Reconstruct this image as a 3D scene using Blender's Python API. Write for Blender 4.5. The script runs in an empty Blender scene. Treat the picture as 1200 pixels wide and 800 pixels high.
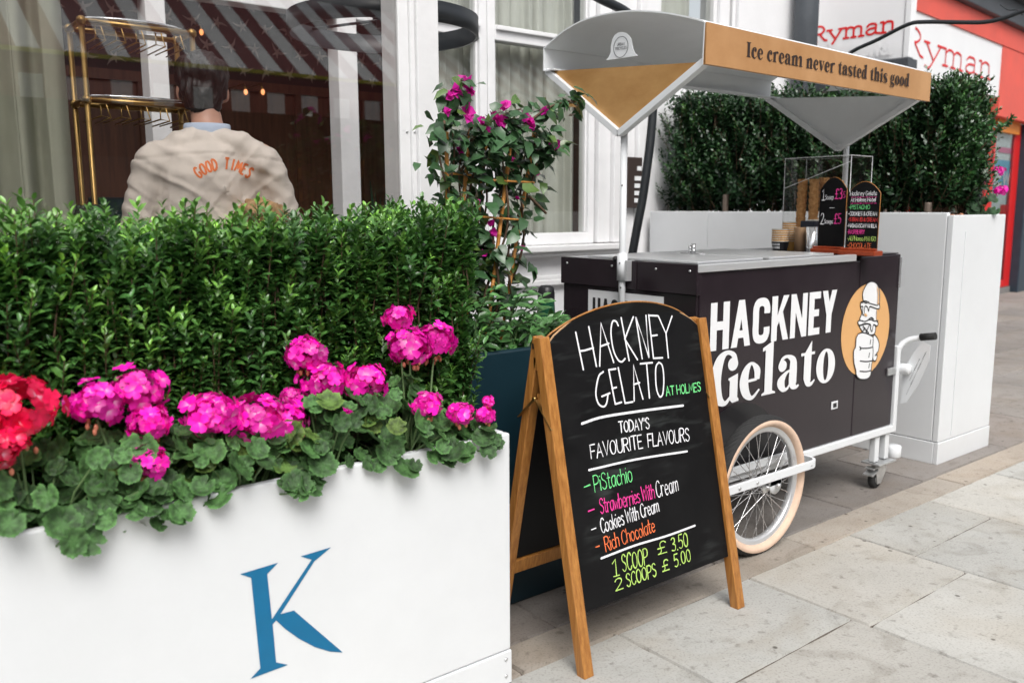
import bpy, bmesh, math, random
import numpy as np
from mathutils import Vector, Matrix, noise
from mathutils.bvhtree import BVHTree

SC = bpy.context.scene
COL = SC.collection
R = math.radians
rng = np.random.default_rng(7)
random.seed(7)

# ------------------------------------------------------------------ camera
YAW, PIT, ROL, FPX, CAMH = R(38.495), R(8.664), R(-0.222), 1023.3, 1.25
fw = np.array([math.sin(YAW) * math.cos(PIT), math.cos(YAW) * math.cos(PIT), -math.sin(PIT)])
rt = np.cross(fw, [0, 0, 1]); rt /= np.linalg.norm(rt); up = np.cross(rt, fw)
RT = math.cos(ROL) * rt + math.sin(ROL) * up
UP = -math.sin(ROL) * rt + math.cos(ROL) * up
CAM = np.array([0, 0, CAMH])
cd = bpy.data.cameras.new('camera'); co = bpy.data.objects.new('camera', cd); COL.objects.link(co)
cd.sensor_width = 36; cd.lens = FPX / 1200 * 36; cd.clip_end = 400; cd.clip_start = .05
co.matrix_world = Matrix(((RT[0], UP[0], -fw[0], 0), (RT[1], UP[1], -fw[1], 0), (RT[2], UP[2], -fw[2], CAMH), (0, 0, 0, 1)))
cd.dof.use_dof = True; cd.dof.focus_distance = 2.75; cd.dof.aperture_fstop = 3.6
SC.camera = co

# ------------------------------------------------------------------ sky, sun, exposure
SUN_EL, SUN_AZ = 52, 205       # azimuth the light comes from, clockwise from +Y
w = bpy.data.worlds.new('World'); SC.world = w; w.use_nodes = True
nt = w.node_tree; bg = nt.nodes['Background']
sky = nt.nodes.new('ShaderNodeTexSky'); sky.sky_type = 'NISHITA'; sky.sun_disc = False
sky.sun_elevation = R(SUN_EL); sky.sun_rotation = R(SUN_AZ); sky.air_density = 1.0; sky.dust_density = 4.0
hs = nt.nodes.new('ShaderNodeHueSaturation'); hs.inputs['Saturation'].default_value = .25
nt.links.new(sky.outputs[0], hs.inputs['Color']); nt.links.new(hs.outputs[0], bg.inputs[0])
bg.inputs[1].default_value = .15
sl = bpy.data.lights.new('sun', 'SUN'); sl.energy = 1.5; sl.angle = R(35); sl.color = (1, .975, .94)
so = bpy.data.objects.new('sun', sl); COL.objects.link(so)
so.rotation_euler = (R(90 - SUN_EL), 0, R(-SUN_AZ + 180)); so.location = (0, -3, 8)
vs = SC.view_settings
vs.view_transform = 'Standard'; vs.look = 'None'; vs.exposure = 0.43; vs.gamma = 1; vs.use_curve_mapping = False
SC.cycles.max_bounces = 8; SC.cycles.transparent_max_bounces = 16; SC.cycles.caustics_reflective = False; SC.cycles.caustics_refractive = False

# ------------------------------------------------------------------ helpers
def ray(x, y):
    return fw + RT * (x - 600) / FPX - UP * (y - 400) / FPX

def at(x, y, ax, v):
    """where the sight line through a photo pixel meets the plane ax = v"""
    d = ray(x, y); i = 'XYZ'.index(ax)
    return CAM + d * (v - CAM[i]) / d[i]

def at_plane(x, y, p, n):
    d = ray(x, y); n = np.array(n, float)
    return CAM + d * (np.dot(np.array(p) - CAM, n) / np.dot(d, n))

def mat(name, col, rough=.5, metal=0, var=0, scale=8, bump=0, bscale=60, spec=.5, coat=0, stretch=None, attr=None, transl=0, col2=None):
    m = bpy.data.materials.new(name); m.use_nodes = True
    t = m.node_tree; b = t.nodes['Principled BSDF']
    b.inputs['Roughness'].default_value = rough; b.inputs['Metallic'].default_value = metal
    b.inputs['Specular IOR Level'].default_value = spec; b.inputs['Coat Weight'].default_value = coat
    b.inputs['Base Color'].default_value = (*col, 1)
    tc = t.nodes.new('ShaderNodeTexCoord'); mp = t.nodes.new('ShaderNodeMapping'); t.links.new(tc.outputs['Object'], mp.inputs[0])
    if stretch: mp.inputs['Scale'].default_value = stretch
    src = None
    if attr:
        a = t.nodes.new('ShaderNodeAttribute'); a.attribute_name = attr; src = a.outputs['Color']
    if var or col2:
        nz = t.nodes.new('ShaderNodeTexNoise'); nz.inputs['Scale'].default_value = scale; nz.inputs['Detail'].default_value = 6
        nz.inputs['Roughness'].default_value = .65
        t.links.new(mp.outputs[0], nz.inputs['Vector'])
        rp = t.nodes.new('ShaderNodeValToRGB'); rp.color_ramp.elements[0].position = .32; rp.color_ramp.elements[1].position = .68
        c2 = col2 or tuple(min(1, c * (1 + var)) for c in col)
        c1 = col if col2 else tuple(c * (1 - var) for c in col)
        if src:
            rp.color_ramp.elements[0].color = (1 - var,) * 3 + (1,); rp.color_ramp.elements[1].color = (1 + var,) * 3 + (1,)
            mx = t.nodes.new('ShaderNodeMix'); mx.data_type = 'RGBA'; mx.blend_type = 'MULTIPLY'; mx.inputs[0].default_value = 1
            t.links.new(src, mx.inputs[6]); t.links.new(rp.outputs[0], mx.inputs[7]); src = mx.outputs[2]
        else:
            rp.color_ramp.elements[0].color = (*c1, 1); rp.color_ramp.elements[1].color = (*c2, 1); src = rp.outputs[0]
        t.links.new(nz.outputs[0], rp.inputs[0])
        mr = t.nodes.new('ShaderNodeMapRange'); mr.inputs[3].default_value = max(0, rough - .12); mr.inputs[4].default_value = min(1, rough + .12)
        t.links.new(nz.outputs[0], mr.inputs[0]); t.links.new(mr.outputs[0], b.inputs['Roughness'])
    if src: t.links.new(src, b.inputs['Base Color'])
    if bump:
        n2 = t.nodes.new('ShaderNodeTexNoise'); n2.inputs['Scale'].default_value = bscale; n2.inputs['Detail'].default_value = 4
        t.links.new(mp.outputs[0], n2.inputs['Vector'])
        bp = t.nodes.new('ShaderNodeBump'); bp.inputs['Strength'].default_value = bump; bp.inputs['Distance'].default_value = .01
        t.links.new(n2.outputs[0], bp.inputs['Height']); t.links.new(bp.outputs[0], b.inputs['Normal'])
    if transl:
        tr = t.nodes.new('ShaderNodeBsdfTranslucent'); ms = t.nodes.new('ShaderNodeMixShader'); ms.inputs[0].default_value = transl
        if src: t.links.new(src, tr.inputs[0])
        else: tr.inputs[0].default_value = (*col, 1)
        t.links.new(b.outputs[0], ms.inputs[1]); t.links.new(tr.outputs[0], ms.inputs[2])
        t.links.new(ms.outputs[0], t.nodes['Material Output'].inputs[0])
    return m

def glass_mat(name, tint=(1, 1, 1), refl=1.0, base=.04, rough=0.0):
    m = bpy.data.materials.new(name); m.use_nodes = True; t = m.node_tree; t.nodes.remove(t.nodes['Principled BSDF'])
    tr = t.nodes.new('ShaderNodeBsdfTransparent'); tr.inputs[0].default_value = (*tint, 1)
    gl = t.nodes.new('ShaderNodeBsdfGlossy'); gl.inputs['Roughness'].default_value = rough
    fr = t.nodes.new('ShaderNodeLayerWeight'); fr.inputs[0].default_value = .5
    pw = t.nodes.new('ShaderNodeMath'); pw.operation = 'POWER'; pw.inputs[1].default_value = 4.5
    t.links.new(fr.outputs['Facing'], pw.inputs[0])
    ma = t.nodes.new('ShaderNodeMath'); ma.operation = 'MULTIPLY_ADD'; ma.inputs[1].default_value = refl; ma.inputs[2].default_value = base
    ma.use_clamp = True
    ms = t.nodes.new('ShaderNodeMixShader')
    t.links.new(pw.outputs[0], ma.inputs[0]); t.links.new(ma.outputs[0], ms.inputs[0])
    t.links.new(tr.outputs[0], ms.inputs[1]); t.links.new(gl.outputs[0], ms.inputs[2]); t.links.new(ms.outputs[0], t.nodes['Material Output'].inputs[0])
    return m

def empty(name, loc, label, cat, group=None, rz=0):
    o = bpy.data.objects.new(name, None); COL.objects.link(o); o.location = loc; o.rotation_euler = (0, 0, rz)
    o.empty_display_size = .1
    tag(o, label, cat, group); return o

def tag(o, label, cat, group=None, kind=None):
    if label: o['label'] = label
    if cat: o['category'] = cat
    if group: o['group'] = group
    if kind: o['kind'] = kind
    return o

class MB:
    def __init__(s): s.v = []; s.f = []; s.sm = []; s.k = 0
    def add(s, vs, fs, smooth=False):
        n = len(s.v); s.v += [tuple(map(float, p)) for p in vs]; s.f += [tuple(i + n for i in f) for f in fs]; s.sm += [smooth] * len(fs); return s
    def box(s, x0, x1, y0, y1, z0, z1):
        v = [(x, y, z) for z in (z0, z1) for y in (y0, y1) for x in (x0, x1)]
        return s.add(v, [(0, 2, 3, 1), (4, 5, 7, 6), (0, 1, 5, 4), (2, 6, 7, 3), (0, 4, 6, 2), (1, 3, 7, 5)])
    def beam(s, p0, p1, wu, wv, uvec=(0, 0, 1)):
        """rectangular bar p0->p1; wu is the size along uvec, wv across"""
        p0 = np.array(p0, float); p1 = np.array(p1, float); d = p1 - p0; d /= np.linalg.norm(d)
        u = np.array(uvec, float); u = u - d * (u @ d); u /= np.linalg.norm(u); q = np.cross(d, u)
        v = []
        for p in (p0, p1):
            for a, b in ((-1, -1), (1, -1), (1, 1), (-1, 1)): v.append(p + u * a * wu / 2 + q * b * wv / 2)
        return s.add(v, [(3, 2, 1, 0), (4, 5, 6, 7), (0, 1, 5, 4), (1, 2, 6, 5), (2, 3, 7, 6), (3, 0, 4, 7)])
    def tube(s, pts, r, n=10, caps=True, closed=False):
        pts = [np.array(p, float) for p in pts]; m = len(pts)
        rs = r if hasattr(r, '__len__') else [r] * m
        t0 = None; v = []
        for i, p in enumerate(pts):
            a = pts[(i - 1) % m] if (i or closed) else p; b = pts[(i + 1) % m] if (i < m - 1 or closed) else p
            d = b - a; d = d / (np.linalg.norm(d) + 1e-12)
            if t0 is None:
                h = np.array([0, 0, 1.]) if abs(d[2]) < .9 else np.array([1., 0, 0]); u = np.cross(d, h)
            else: u = t0 - d * (t0 @ d)
            u /= np.linalg.norm(u); t0 = u; q = np.cross(d, u)
            for k in range(n):
                an = 2 * math.pi * k / n; v.append(p + rs[i] * (u * math.cos(an) + q * math.sin(an)))
        f = []
        for i in range(m if closed else m - 1):
            j = (i + 1) % m
            for k in range(n): f.append((i * n + k, i * n + (k + 1) % n, j * n + (k + 1) % n, j * n + k))
        s.add(v, f, True)
        if caps and not closed:
            base = len(s.v) - len(v)
            s.f += [tuple(base + k for k in range(n))[::-1], tuple(base + (m - 1) * n + k for k in range(n))]; s.sm += [False, False]
        return s
    def lathe(s, prof, c=(0, 0, 0), axis='Z', n=32, a0=0, a1=2 * math.pi):
        full = abs(a1 - a0 - 2 * math.pi) < 1e-6; k = n if full else n + 1; v = []
        for (r, h) in prof:
            for i in range(k):
                a = a0 + (a1 - a0) * i / n; x, y = r * math.cos(a), r * math.sin(a)
                p = {'Z': (x, y, h), 'Y': (x, h, y), 'X': (h, x, y)}[axis]; v.append((c[0] + p[0], c[1] + p[1], c[2] + p[2]))
        f = []
        for j in range(len(prof) - 1):
            for i in range(n): f.append((j * k + i, j * k + (i + 1) % k, (j + 1) * k + (i + 1) % k, (j + 1) * k + i))
        return s.add(v, f, True)
    def prism(s, poly, p0, ux, uy, n, d0, d1):
        """polygon in (u,v) extruded along n from d0 to d1"""
        p0, ux, uy, n = map(lambda a: np.array(a, float), (p0, ux, uy, n)); m = len(poly)
        v = [p0 + ux * a + uy * b + n * d for d in (d0, d1) for a, b in poly]
        f = [tuple(range(m))[::-1], tuple(range(m, 2 * m))] + [(i, (i + 1) % m, m + (i + 1) % m, m + i) for i in range(m)]
        return s.add(v, f)
    def sphere(s, c, r, n=12, sc=(1, 1, 1)):
        prof = [(max(1e-5, math.sin(math.pi * i / n)) * r, -math.cos(math.pi * i / n) * r) for i in range(n + 1)]
        b = len(s.v); s.lathe(prof, (0, 0, 0), 'Z', n * 2)
        for i in range(b, len(s.v)): p = s.v[i]; s.v[i] = (c[0] + p[0] * sc[0], c[1] + p[1] * sc[1], c[2] + p[2] * sc[2])
        return s
    def build(s, name, m, parent=None, bevel=0, seg=2):
        me = bpy.data.meshes.new(name); me.from_pydata(s.v, [], s.f); me.update()
        me.polygons.foreach_set('use_smooth', s.sm)
        for x in (m if isinstance(m, (list, tuple)) else [m]): me.materials.append(x)
        o = bpy.data.objects.new(name, me); COL.objects.link(o)
        if parent: set_parent(o, parent)
        if bevel:
            b = o.modifiers.new('bevel', 'BEVEL'); b.width = bevel; b.segments = seg; b.limit_method = 'ANGLE'; b.angle_limit = R(40)
            b.harden_normals = False
        return o

def wmat(o):
    m = Matrix.LocRotScale(o.location, o.rotation_euler, o.scale)
    return wmat(o.parent) @ m if o.parent else m

def set_parent(o, p):
    """parts are modelled in world space: move their vertices into the parent's frame"""
    inv = wmat(p).inverted()
    if o.type == 'MESH': o.data.transform(inv)
    o.parent = p

def fast(name, V, T, m, parent=None, tint=None, smooth=True):
    """triangle mesh from arrays"""
    me = bpy.data.meshes.new(name); me.vertices.add(len(V)); me.vertices.foreach_set('co', np.asarray(V, np.float32).ravel())
    nT = len(T); me.loops.add(nT * 3); me.loops.foreach_set('vertex_index', np.asarray(T, np.int32).ravel())
    me.polygons.add(nT); me.polygons.foreach_set('loop_start', np.arange(0, nT * 3, 3, dtype=np.int32))
    me.update(calc_edges=True)
    me.polygons.foreach_set('use_smooth', np.full(nT, smooth))
    if tint is not None:
        a = me.color_attributes.new('tint', 'FLOAT_COLOR', 'POINT')
        c = np.ones((len(V), 4), np.float32); c[:, :3] = tint; a.data.foreach_set('color', c.ravel())
    me.materials.append(m); o = bpy.data.objects.new(name, me); COL.objects.link(o)
    if parent: set_parent(o, parent)
    return o

def nrm(a): return a / (np.linalg.norm(a, axis=-1, keepdims=True) + 1e-12)

LEAF_T = np.array([(0, 0, 0), (.33, -.46, .10), (.36, 0, 0), (.33, .46, .10), (.74, -.38, .02), (.78, 0, -.07), (.74, .38, .02), (1, 0, -.16)], float)
LEAF_F = np.array([(0, 2, 1), (0, 3, 2), (1, 2, 5), (1, 5, 4), (2, 3, 6), (2, 6, 5), (4, 5, 7), (5, 6, 7)])
LEAF_S = np.array([(0, 0, 0), (.5, -.5, .04), (.5, .5, .04), (1, 0, -.12)], float)
LEAF_SF = np.array([(0, 2, 1), (1, 2, 3)])
HEART_T = np.array([(0, 0, 0), (.1, -.42, .06), (.3, 0, 0), (.1, .42, .06), (.55, -.42, .05), (.6, 0, -.03), (.55, .42, .05), (1, 0, -.2)], float)

def leaves(P, A, N, L, W, tint, T=LEAF_T, F=LEAF_F):
    A = nrm(A); B = nrm(np.cross(N, A)); N = np.cross(A, B)
    n = len(P); k = len(T)
    V = P[:, None] + A[:, None] * (T[None, :, 0:1] * L[:, None, None]) + B[:, None] * (T[None, :, 1:2] * W[:, None, None]) + N[:, None] * (T[None, :, 2:3] * L[:, None, None])
    tri = (F[None] + (np.arange(n) * k)[:, None, None]).reshape(-1, 3)
    return V.reshape(-1, 3), tri, np.repeat(tint, k, 0)

def cat_meshes(parts):
    V = []; T = []; C = []; o = 0
    for v, t, c in parts:
        V.append(v); T.append(t + o); C.append(c); o += len(v)
    return np.concatenate(V), np.concatenate(T), np.concatenate(C)

def blob(name, balls, m, parent=None, voxel=.01, smooth=3, fn=None):
    """one continuous surface round many ellipsoids (p, (rx,ry,rz)); consecutive chains are given by chain()"""
    mb = MB()
    for p, r in balls: mb.sphere(p, 1, 8, r)
    o = mb.build(name, m)
    md = o.modifiers.new('r', 'REMESH'); md.mode = 'VOXEL'; md.voxel_size = voxel
    if smooth:
        s2 = o.modifiers.new('s', 'SMOOTH'); s2.iterations = smooth; s2.factor = .6
    dg = bpy.context.evaluated_depsgraph_get(); me = bpy.data.meshes.new_from_object(o.evaluated_get(dg))
    o.modifiers.clear(); old = o.data; o.data = me; bpy.data.meshes.remove(old); me.name = name
    if fn:
        for v in me.vertices: v.co = fn(v.co.copy(), v.normal.copy())
    me.polygons.foreach_set('use_smooth', [True] * len(me.polygons))
    if not me.materials: me.materials.append(m)
    if parent: set_parent(o, parent)
    return o

def chain(pts, step=.02):
    """pts: (x,y,z, rx,ry,rz) ... -> list of interpolated ellipsoids"""
    out = []
    for a, b in zip(pts[:-1], pts[1:]):
        a = np.array(a, float); b = np.array(b, float); k = max(2, int(np.linalg.norm(b[:3] - a[:3]) / step))
        for i in range(k + 1):
            q = a + (b - a) * i / k; out.append((q[:3], tuple(q[3:])))
    return out

def crom(pts, sub=6):
    """Catmull-Rom through points of any dimension"""
    p = [np.array(q, float) for q in pts]; 
    if len(p) < 3: return p
    e = [2 * p[0] - p[1]] + p + [2 * p[-1] - p[-2]]; out = []
    for i in range(1, len(e) - 2):
        a, b, c, d = e[i - 1:i + 3]
        for k in range(sub):
            t = k / sub; out.append(.5 * (2 * b + (c - a) * t + (2 * a - 5 * b + 4 * c - d) * t * t + (3 * b - a - 3 * c + d) * t ** 3))
    out.append(p[-1]); return out

# ------------------------------------------------------------------ lettering: strokes and shapes laid on a surface
class Ink:
    """flat marks on the plane through o with axes ux, uy (unit), normal n"""
    def __init__(s, o, ux, uy, lift=.0012):
        s.o = np.array(o, float); s.ux = nrm(np.array(ux, float)); s.uy = np.array(uy, float); s.uy = nrm(s.uy - s.ux * (s.uy @ s.ux)); s.n = np.cross(s.ux, s.uy)
        s.mb = MB(); s.z = lift
    def P(s, a, b): return s.o + s.ux * a + s.uy * b + s.n * s.z
    def uv(s, x, y):
        q = at_plane(x, y, s.o, s.n) - s.o; return (float(q @ s.ux), float(q @ s.uy))
    def poly(s, pts):
        s.z += .00004; s.mb.add([s.P(*p) for p in pts], [tuple(range(len(pts)))])
    def ring(s, cx, cy, ro, ri, n=32):
        s.z += .00004
        v = [s.P(cx + r[0] * math.cos(2 * math.pi * i / n), cy + r[1] * math.sin(2 * math.pi * i / n)) for r in (ro, ri) for i in range(n)]
        s.mb.add(v, [(i, (i + 1) % n, n + (i + 1) % n, n + i) for i in range(n)])
    def stroke(s, pts, wd, smooth=False, cap=False, sub=6):
        """pts (u,v) or (u,v,w) in metres"""
        q = [tuple(p) + ((wd,) if len(p) == 2 else ()) for p in pts]
        if smooth: q = crom(q, sub)
        q = [np.array(a, float) for a in q]; s.z += .00004; m = len(q); L = []; Rr = []
        for i in range(m):
            d0 = q[i][:2] - q[i - 1][:2] if i else q[1][:2] - q[0][:2]
            d1 = q[i + 1][:2] - q[i][:2] if i < m - 1 else d0
            d0 = nrm(d0); d1 = nrm(d1); n0 = np.array([-d0[1], d0[0]]); n1 = np.array([-d1[1], d1[0]])
            b = n0 + n1; l = np.linalg.norm(b); b = n0 if l < .35 else b / l
            k = min(1.6, 1 / max(.3, b @ n0)); h = q[i][2] / 2 * k
            L.append(q[i][:2] + b * h); Rr.append(q[i][:2] - b * h)
        v = [s.P(*p) for p in L] + [s.P(*p) for p in Rr]
        s.mb.add(v, [(i, m + i, m + i + 1, i + 1) for i in range(m - 1)])
        if cap:
            for i, sg in ((0, -1), (m - 1, 1)):
                j = 1 if i == 0 else m - 2
                d = nrm(q[i][:2] - q[j][:2]); nn = np.array([-d[1], d[0]]); h = q[i][2] / 2
                fan = [q[i][:2] + h * (nn * math.cos(a) + d * math.sin(a)) for a in np.linspace(0, math.pi, 7)]
                s.mb.add([s.P(*p) for p in fan], [tuple(range(7))])
    def build(s, name, m, parent): return s.mb.build(name, m, parent)

def pl(t): return [tuple(float(c) for c in p.split(',')) for p in t.split()]

SK = {  # single-stroke letters: advance, strokes ('~' = smooth); cap height 10, x-height 6.4
 'A': (6, ['0,0 3,10 6,0', '1.2,3.6 4.8,3.6']), 'B': (5.4, ['0,0 0,10', '~0,10 3.4,10 4.8,8.4 4.2,6 2.4,5.3 0,5.2', '~0,5.2 3.4,5.2 5.4,3.6 5,1 3,0 0,0']),
 'C': (5.4, ['~5.3,8.3 4,9.9 2.2,9.6 .6,7.4 .2,4.6 .8,1.6 2.6,0 4.2,.3 5.4,1.9']), 'D': (5.6, ['0,0 0,10', '~0,10 2.6,9.6 4.9,7.8 5.6,5 4.9,2.2 2.6,.3 0,0']),
 'E': (4.6, ['4.6,10 0,10 0,0 4.6,0', '0,5.2 3.8,5.2']), 'F': (4.6, ['4.6,10 0,10 0,0', '0,5.2 3.8,5.2']),
 'G': (6, ['~5.4,8.4 4,9.9 2.2,9.6 .6,7.4 .2,4.6 .8,1.6 2.6,0 4.5,.5 5.4,2.2 5.4,4.2', '3.4,4.3 6.2,4.3']),
 'H': (5.6, ['0,0 0,10', '5.6,0 5.6,10', '0,5 5.6,5']), 'I': (1, ['.5,0 .5,10']), 'J': (4, ['~3.6,10 3.6,2 2.4,.1 .6,.8']),
 'K': (5.4, ['0,0 0,10', '5,10 0,4.4', '1.6,6 5.4,0']), 'L': (4.4, ['0,10 0,0 4.4,0']), 'M': (7, ['0,0 .6,10 3.5,2.5 6.4,10 7,0']),
 'N': (5.6, ['0,0 0,10 5.6,0 5.6,10']), 'O': (6, ['~3,10 1,8.6 .1,5 1,1.4 3,0 5,1.4 5.9,5 5,8.6 3,10']),
 'P': (5, ['0,0 0,10', '~0,10 3.2,10 5,8.4 4.6,5.8 2.6,4.8 0,4.7']), 'R': (5.2, ['0,0 0,10', '~0,10 3.2,10 4.9,8.4 4.4,6 2.6,5.1 0,5', '2.2,5 5.2,0']),
 'S': (5, ['~4.7,8.5 3.4,9.9 1.5,9.7 .4,8 1.2,6.1 3.6,4.7 4.8,2.8 3.9,.6 2,0 .2,1.4']), 'T': (5.6, ['0,10 5.6,10', '2.8,10 2.8,0']),
 'U': (5.6, ['~0,10 .1,4 .8,1 2.8,0 4.8,1 5.5,4 5.6,10']), 'V': (5.6, ['0,10 2.8,0 5.6,10']), 'W': (7.6, ['0,10 1.9,0 3.8,8 5.7,0 7.6,10']),
 'Y': (5.4, ['0,10 2.7,5 5.4,10', '2.7,5 2.7,0']), 'X': (5, ['0,0 5,10', '5,0 0,10']), 'Z': (5, ['0,10 5,10 0,0 5,0']),
 'a': (4.6, ['~4.2,6 2.4,6.5 .6,5 .3,2.4 1.6,.1 3.2,.8 4.2,3', '4.3,6.4 4.3,0']), 'b': (4.6, ['0.2,10 .2,0', '~.2,4.6 2,6.4 4,5.4 4.3,3 3,.3 1.4,.1 .2,1.4']),
 'c': (4, ['~3.9,5.6 2.4,6.5 .7,5.2 .3,3 1.2,.6 2.6,0 4,1']), 'd': (4.6, ['~4.2,5.6 2.4,6.5 .6,5 .3,2.6 1.6,.1 3.2,.8 4.2,2.6', '4.3,10 4.3,0']),
 'e': (4.4, ['~.4,3.4 4,3.6 3.8,5.6 2.2,6.5 .7,5.2 .3,3 1.2,.6 2.6,0 4.1,1']), 'f': (3, ['~3,9.4 2,10 1.2,8.6 1.2,0', '0,6.2 2.8,6.2']),
 'g': (4.6, ['~4.2,6 2.4,6.5 .6,5 .4,2.6 1.8,.4 3.2,1 4.2,3', '~4.3,6.4 4.3,-1 3,-2.8 .8,-2.2']), 'h': (4.4, ['.2,10 .2,0', '~.2,4.4 1.8,6.3 3.6,5.8 4.1,4 4.1,0']),
 'i': (1, ['.5,6.4 .5,0', '.4,8.6 .6,9']), 'k': (4, ['.2,10 .2,0', '3.7,6.2 .2,2.6', '1.3,3.7 4,0']), 'l': (1, ['.5,10 .5,0']),
 'm': (6.6, ['.2,6.4 .2,0', '~.2,4.4 1.5,6.3 2.9,5.8 3.3,4 3.3,0', '~3.3,4.4 4.6,6.3 6,5.8 6.4,4 6.4,0']), 'n': (4.4, ['.2,6.4 .2,0', '~.2,4.4 1.8,6.3 3.6,5.8 4.1,4 4.1,0']),
 'o': (4.6, ['~2.3,6.5 .7,5.5 .2,3.2 .8,.9 2.3,0 3.8,.9 4.4,3.2 3.9,5.5 2.3,6.5']), 'p': (4.6, ['.2,6.4 .2,-3', '~.2,4.6 2,6.4 4,5.4 4.3,3 3,.3 1.4,.1 .2,1.4']),
 'r': (3.4, ['.2,6.4 .2,0', '~.2,4 1.2,5.9 2.4,6.4 3.4,5.8']), 's': (3.8, ['~3.6,5.6 2.4,6.5 .8,6 .6,4.6 2,3.5 3.5,2.5 3.4,.8 2,0 .3,.8']),
 't': (3.2, ['~1.4,9.4 1.4,1.6 2,.1 3.2,.6', '0,6.4 3,6.4']), 'u': (4.4, ['~.2,6.4 .3,2 1.6,0 3.2,.6 4.1,2.6', '4.1,6.4 4.1,0']), 'v': (4, ['0,6.4 2,0 4,6.4']),
 'w': (6, ['0,6.4 1.5,0 3,5.4 4.5,0 6,6.4']), 'y': (4.2, ['0,6.4 2.1,.6', '4.2,6.4 1.4,-2.8']), 'x': (4, ['0,0 4,6.4', '4,0 0,6.4']), 'z': (4, ['0,6.4 4,6.4 0,0 4,0']),
 '1': (3, ['0.2,7.8 1.8,10 1.8,0', '.3,0 3.2,0']), '2': (5, ['~.3,8 1.4,9.8 3.4,9.8 4.4,8 3.6,5 .2,0', '.2,0 5,0']), '3': (4.6, ['~.3,9 2,10 3.9,9 3.8,6.6 1.8,5.4', '~1.8,5.4 4,4.4 4.4,2 3,.1 .2,.7']),
 '5': (4.6, ['4.4,10 .8,10 .5,5.4', '~.5,5.4 2.6,6 4.4,4.4 4.2,1.4 2.2,0 .1,.9']), '0': (5, ['~2.5,10 .8,8.6 .2,5 .8,1.4 2.5,0 4.2,1.4 4.8,5 4.2,8.6 2.5,10']),
 '£': (5.4, ['~5,8.6 3.8,10 2.2,9.4 1.7,7 2.2,3 1.4,.6 .2,.2', '.2,.2 5.2,0', '.3,4.8 4.2,4.8']), '-': (3.4, ['0,4.4 3.2,4.8']), "'": (1, ['.6,10 .3,7.6']), '.': (1.4, ['.5,0 .8,.3']),
 '&': (5.2, ['~5.2,0 1.2,7.4 2,9.8 3.6,8.8 3.2,6.8 .8,4.4 .4,1.6 2.2,0 4.4,2 5,4']), ' ': (1.8, [])}

def sk_text(ink, s, o, ux, h, wd, width=None, gap=1.6, jit=0, cap=True, font=SK, slant=0):
    """write s from local point o along local direction ux (2-vectors), cap height h; returns nothing"""
    adv = sum(font[c][0] + gap for c in s) - gap; sx = (width / adv) if width else h / 10; sy = h / 10
    ux = nrm(np.array(ux, float)); uy = np.array([-ux[1], ux[0]]); x = 0; r = random.Random(hash(len(s) * 31 + int(h * 1e5)))
    for c in s:
        a, st = font[c]; dy = r.uniform(-jit, jit); ss = 1 + r.uniform(-jit, jit) * .15
        for q in st:
            sm = q[0] == '~'; pts = pl(q.lstrip('~'))
            P = [tuple(np.array(o) + ux * ((x + px + slant * py) * sx) + uy * ((py * ss + dy) * sy)) for px, py in pts]
            if jit: P = [(*p_, wd * (1 + .28 * math.sin(r.uniform(0, 6) + 1.7 * k_))) for k_, p_ in enumerate(P)]
            ink.stroke(P, wd, sm, cap)
        x += a + gap

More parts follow.
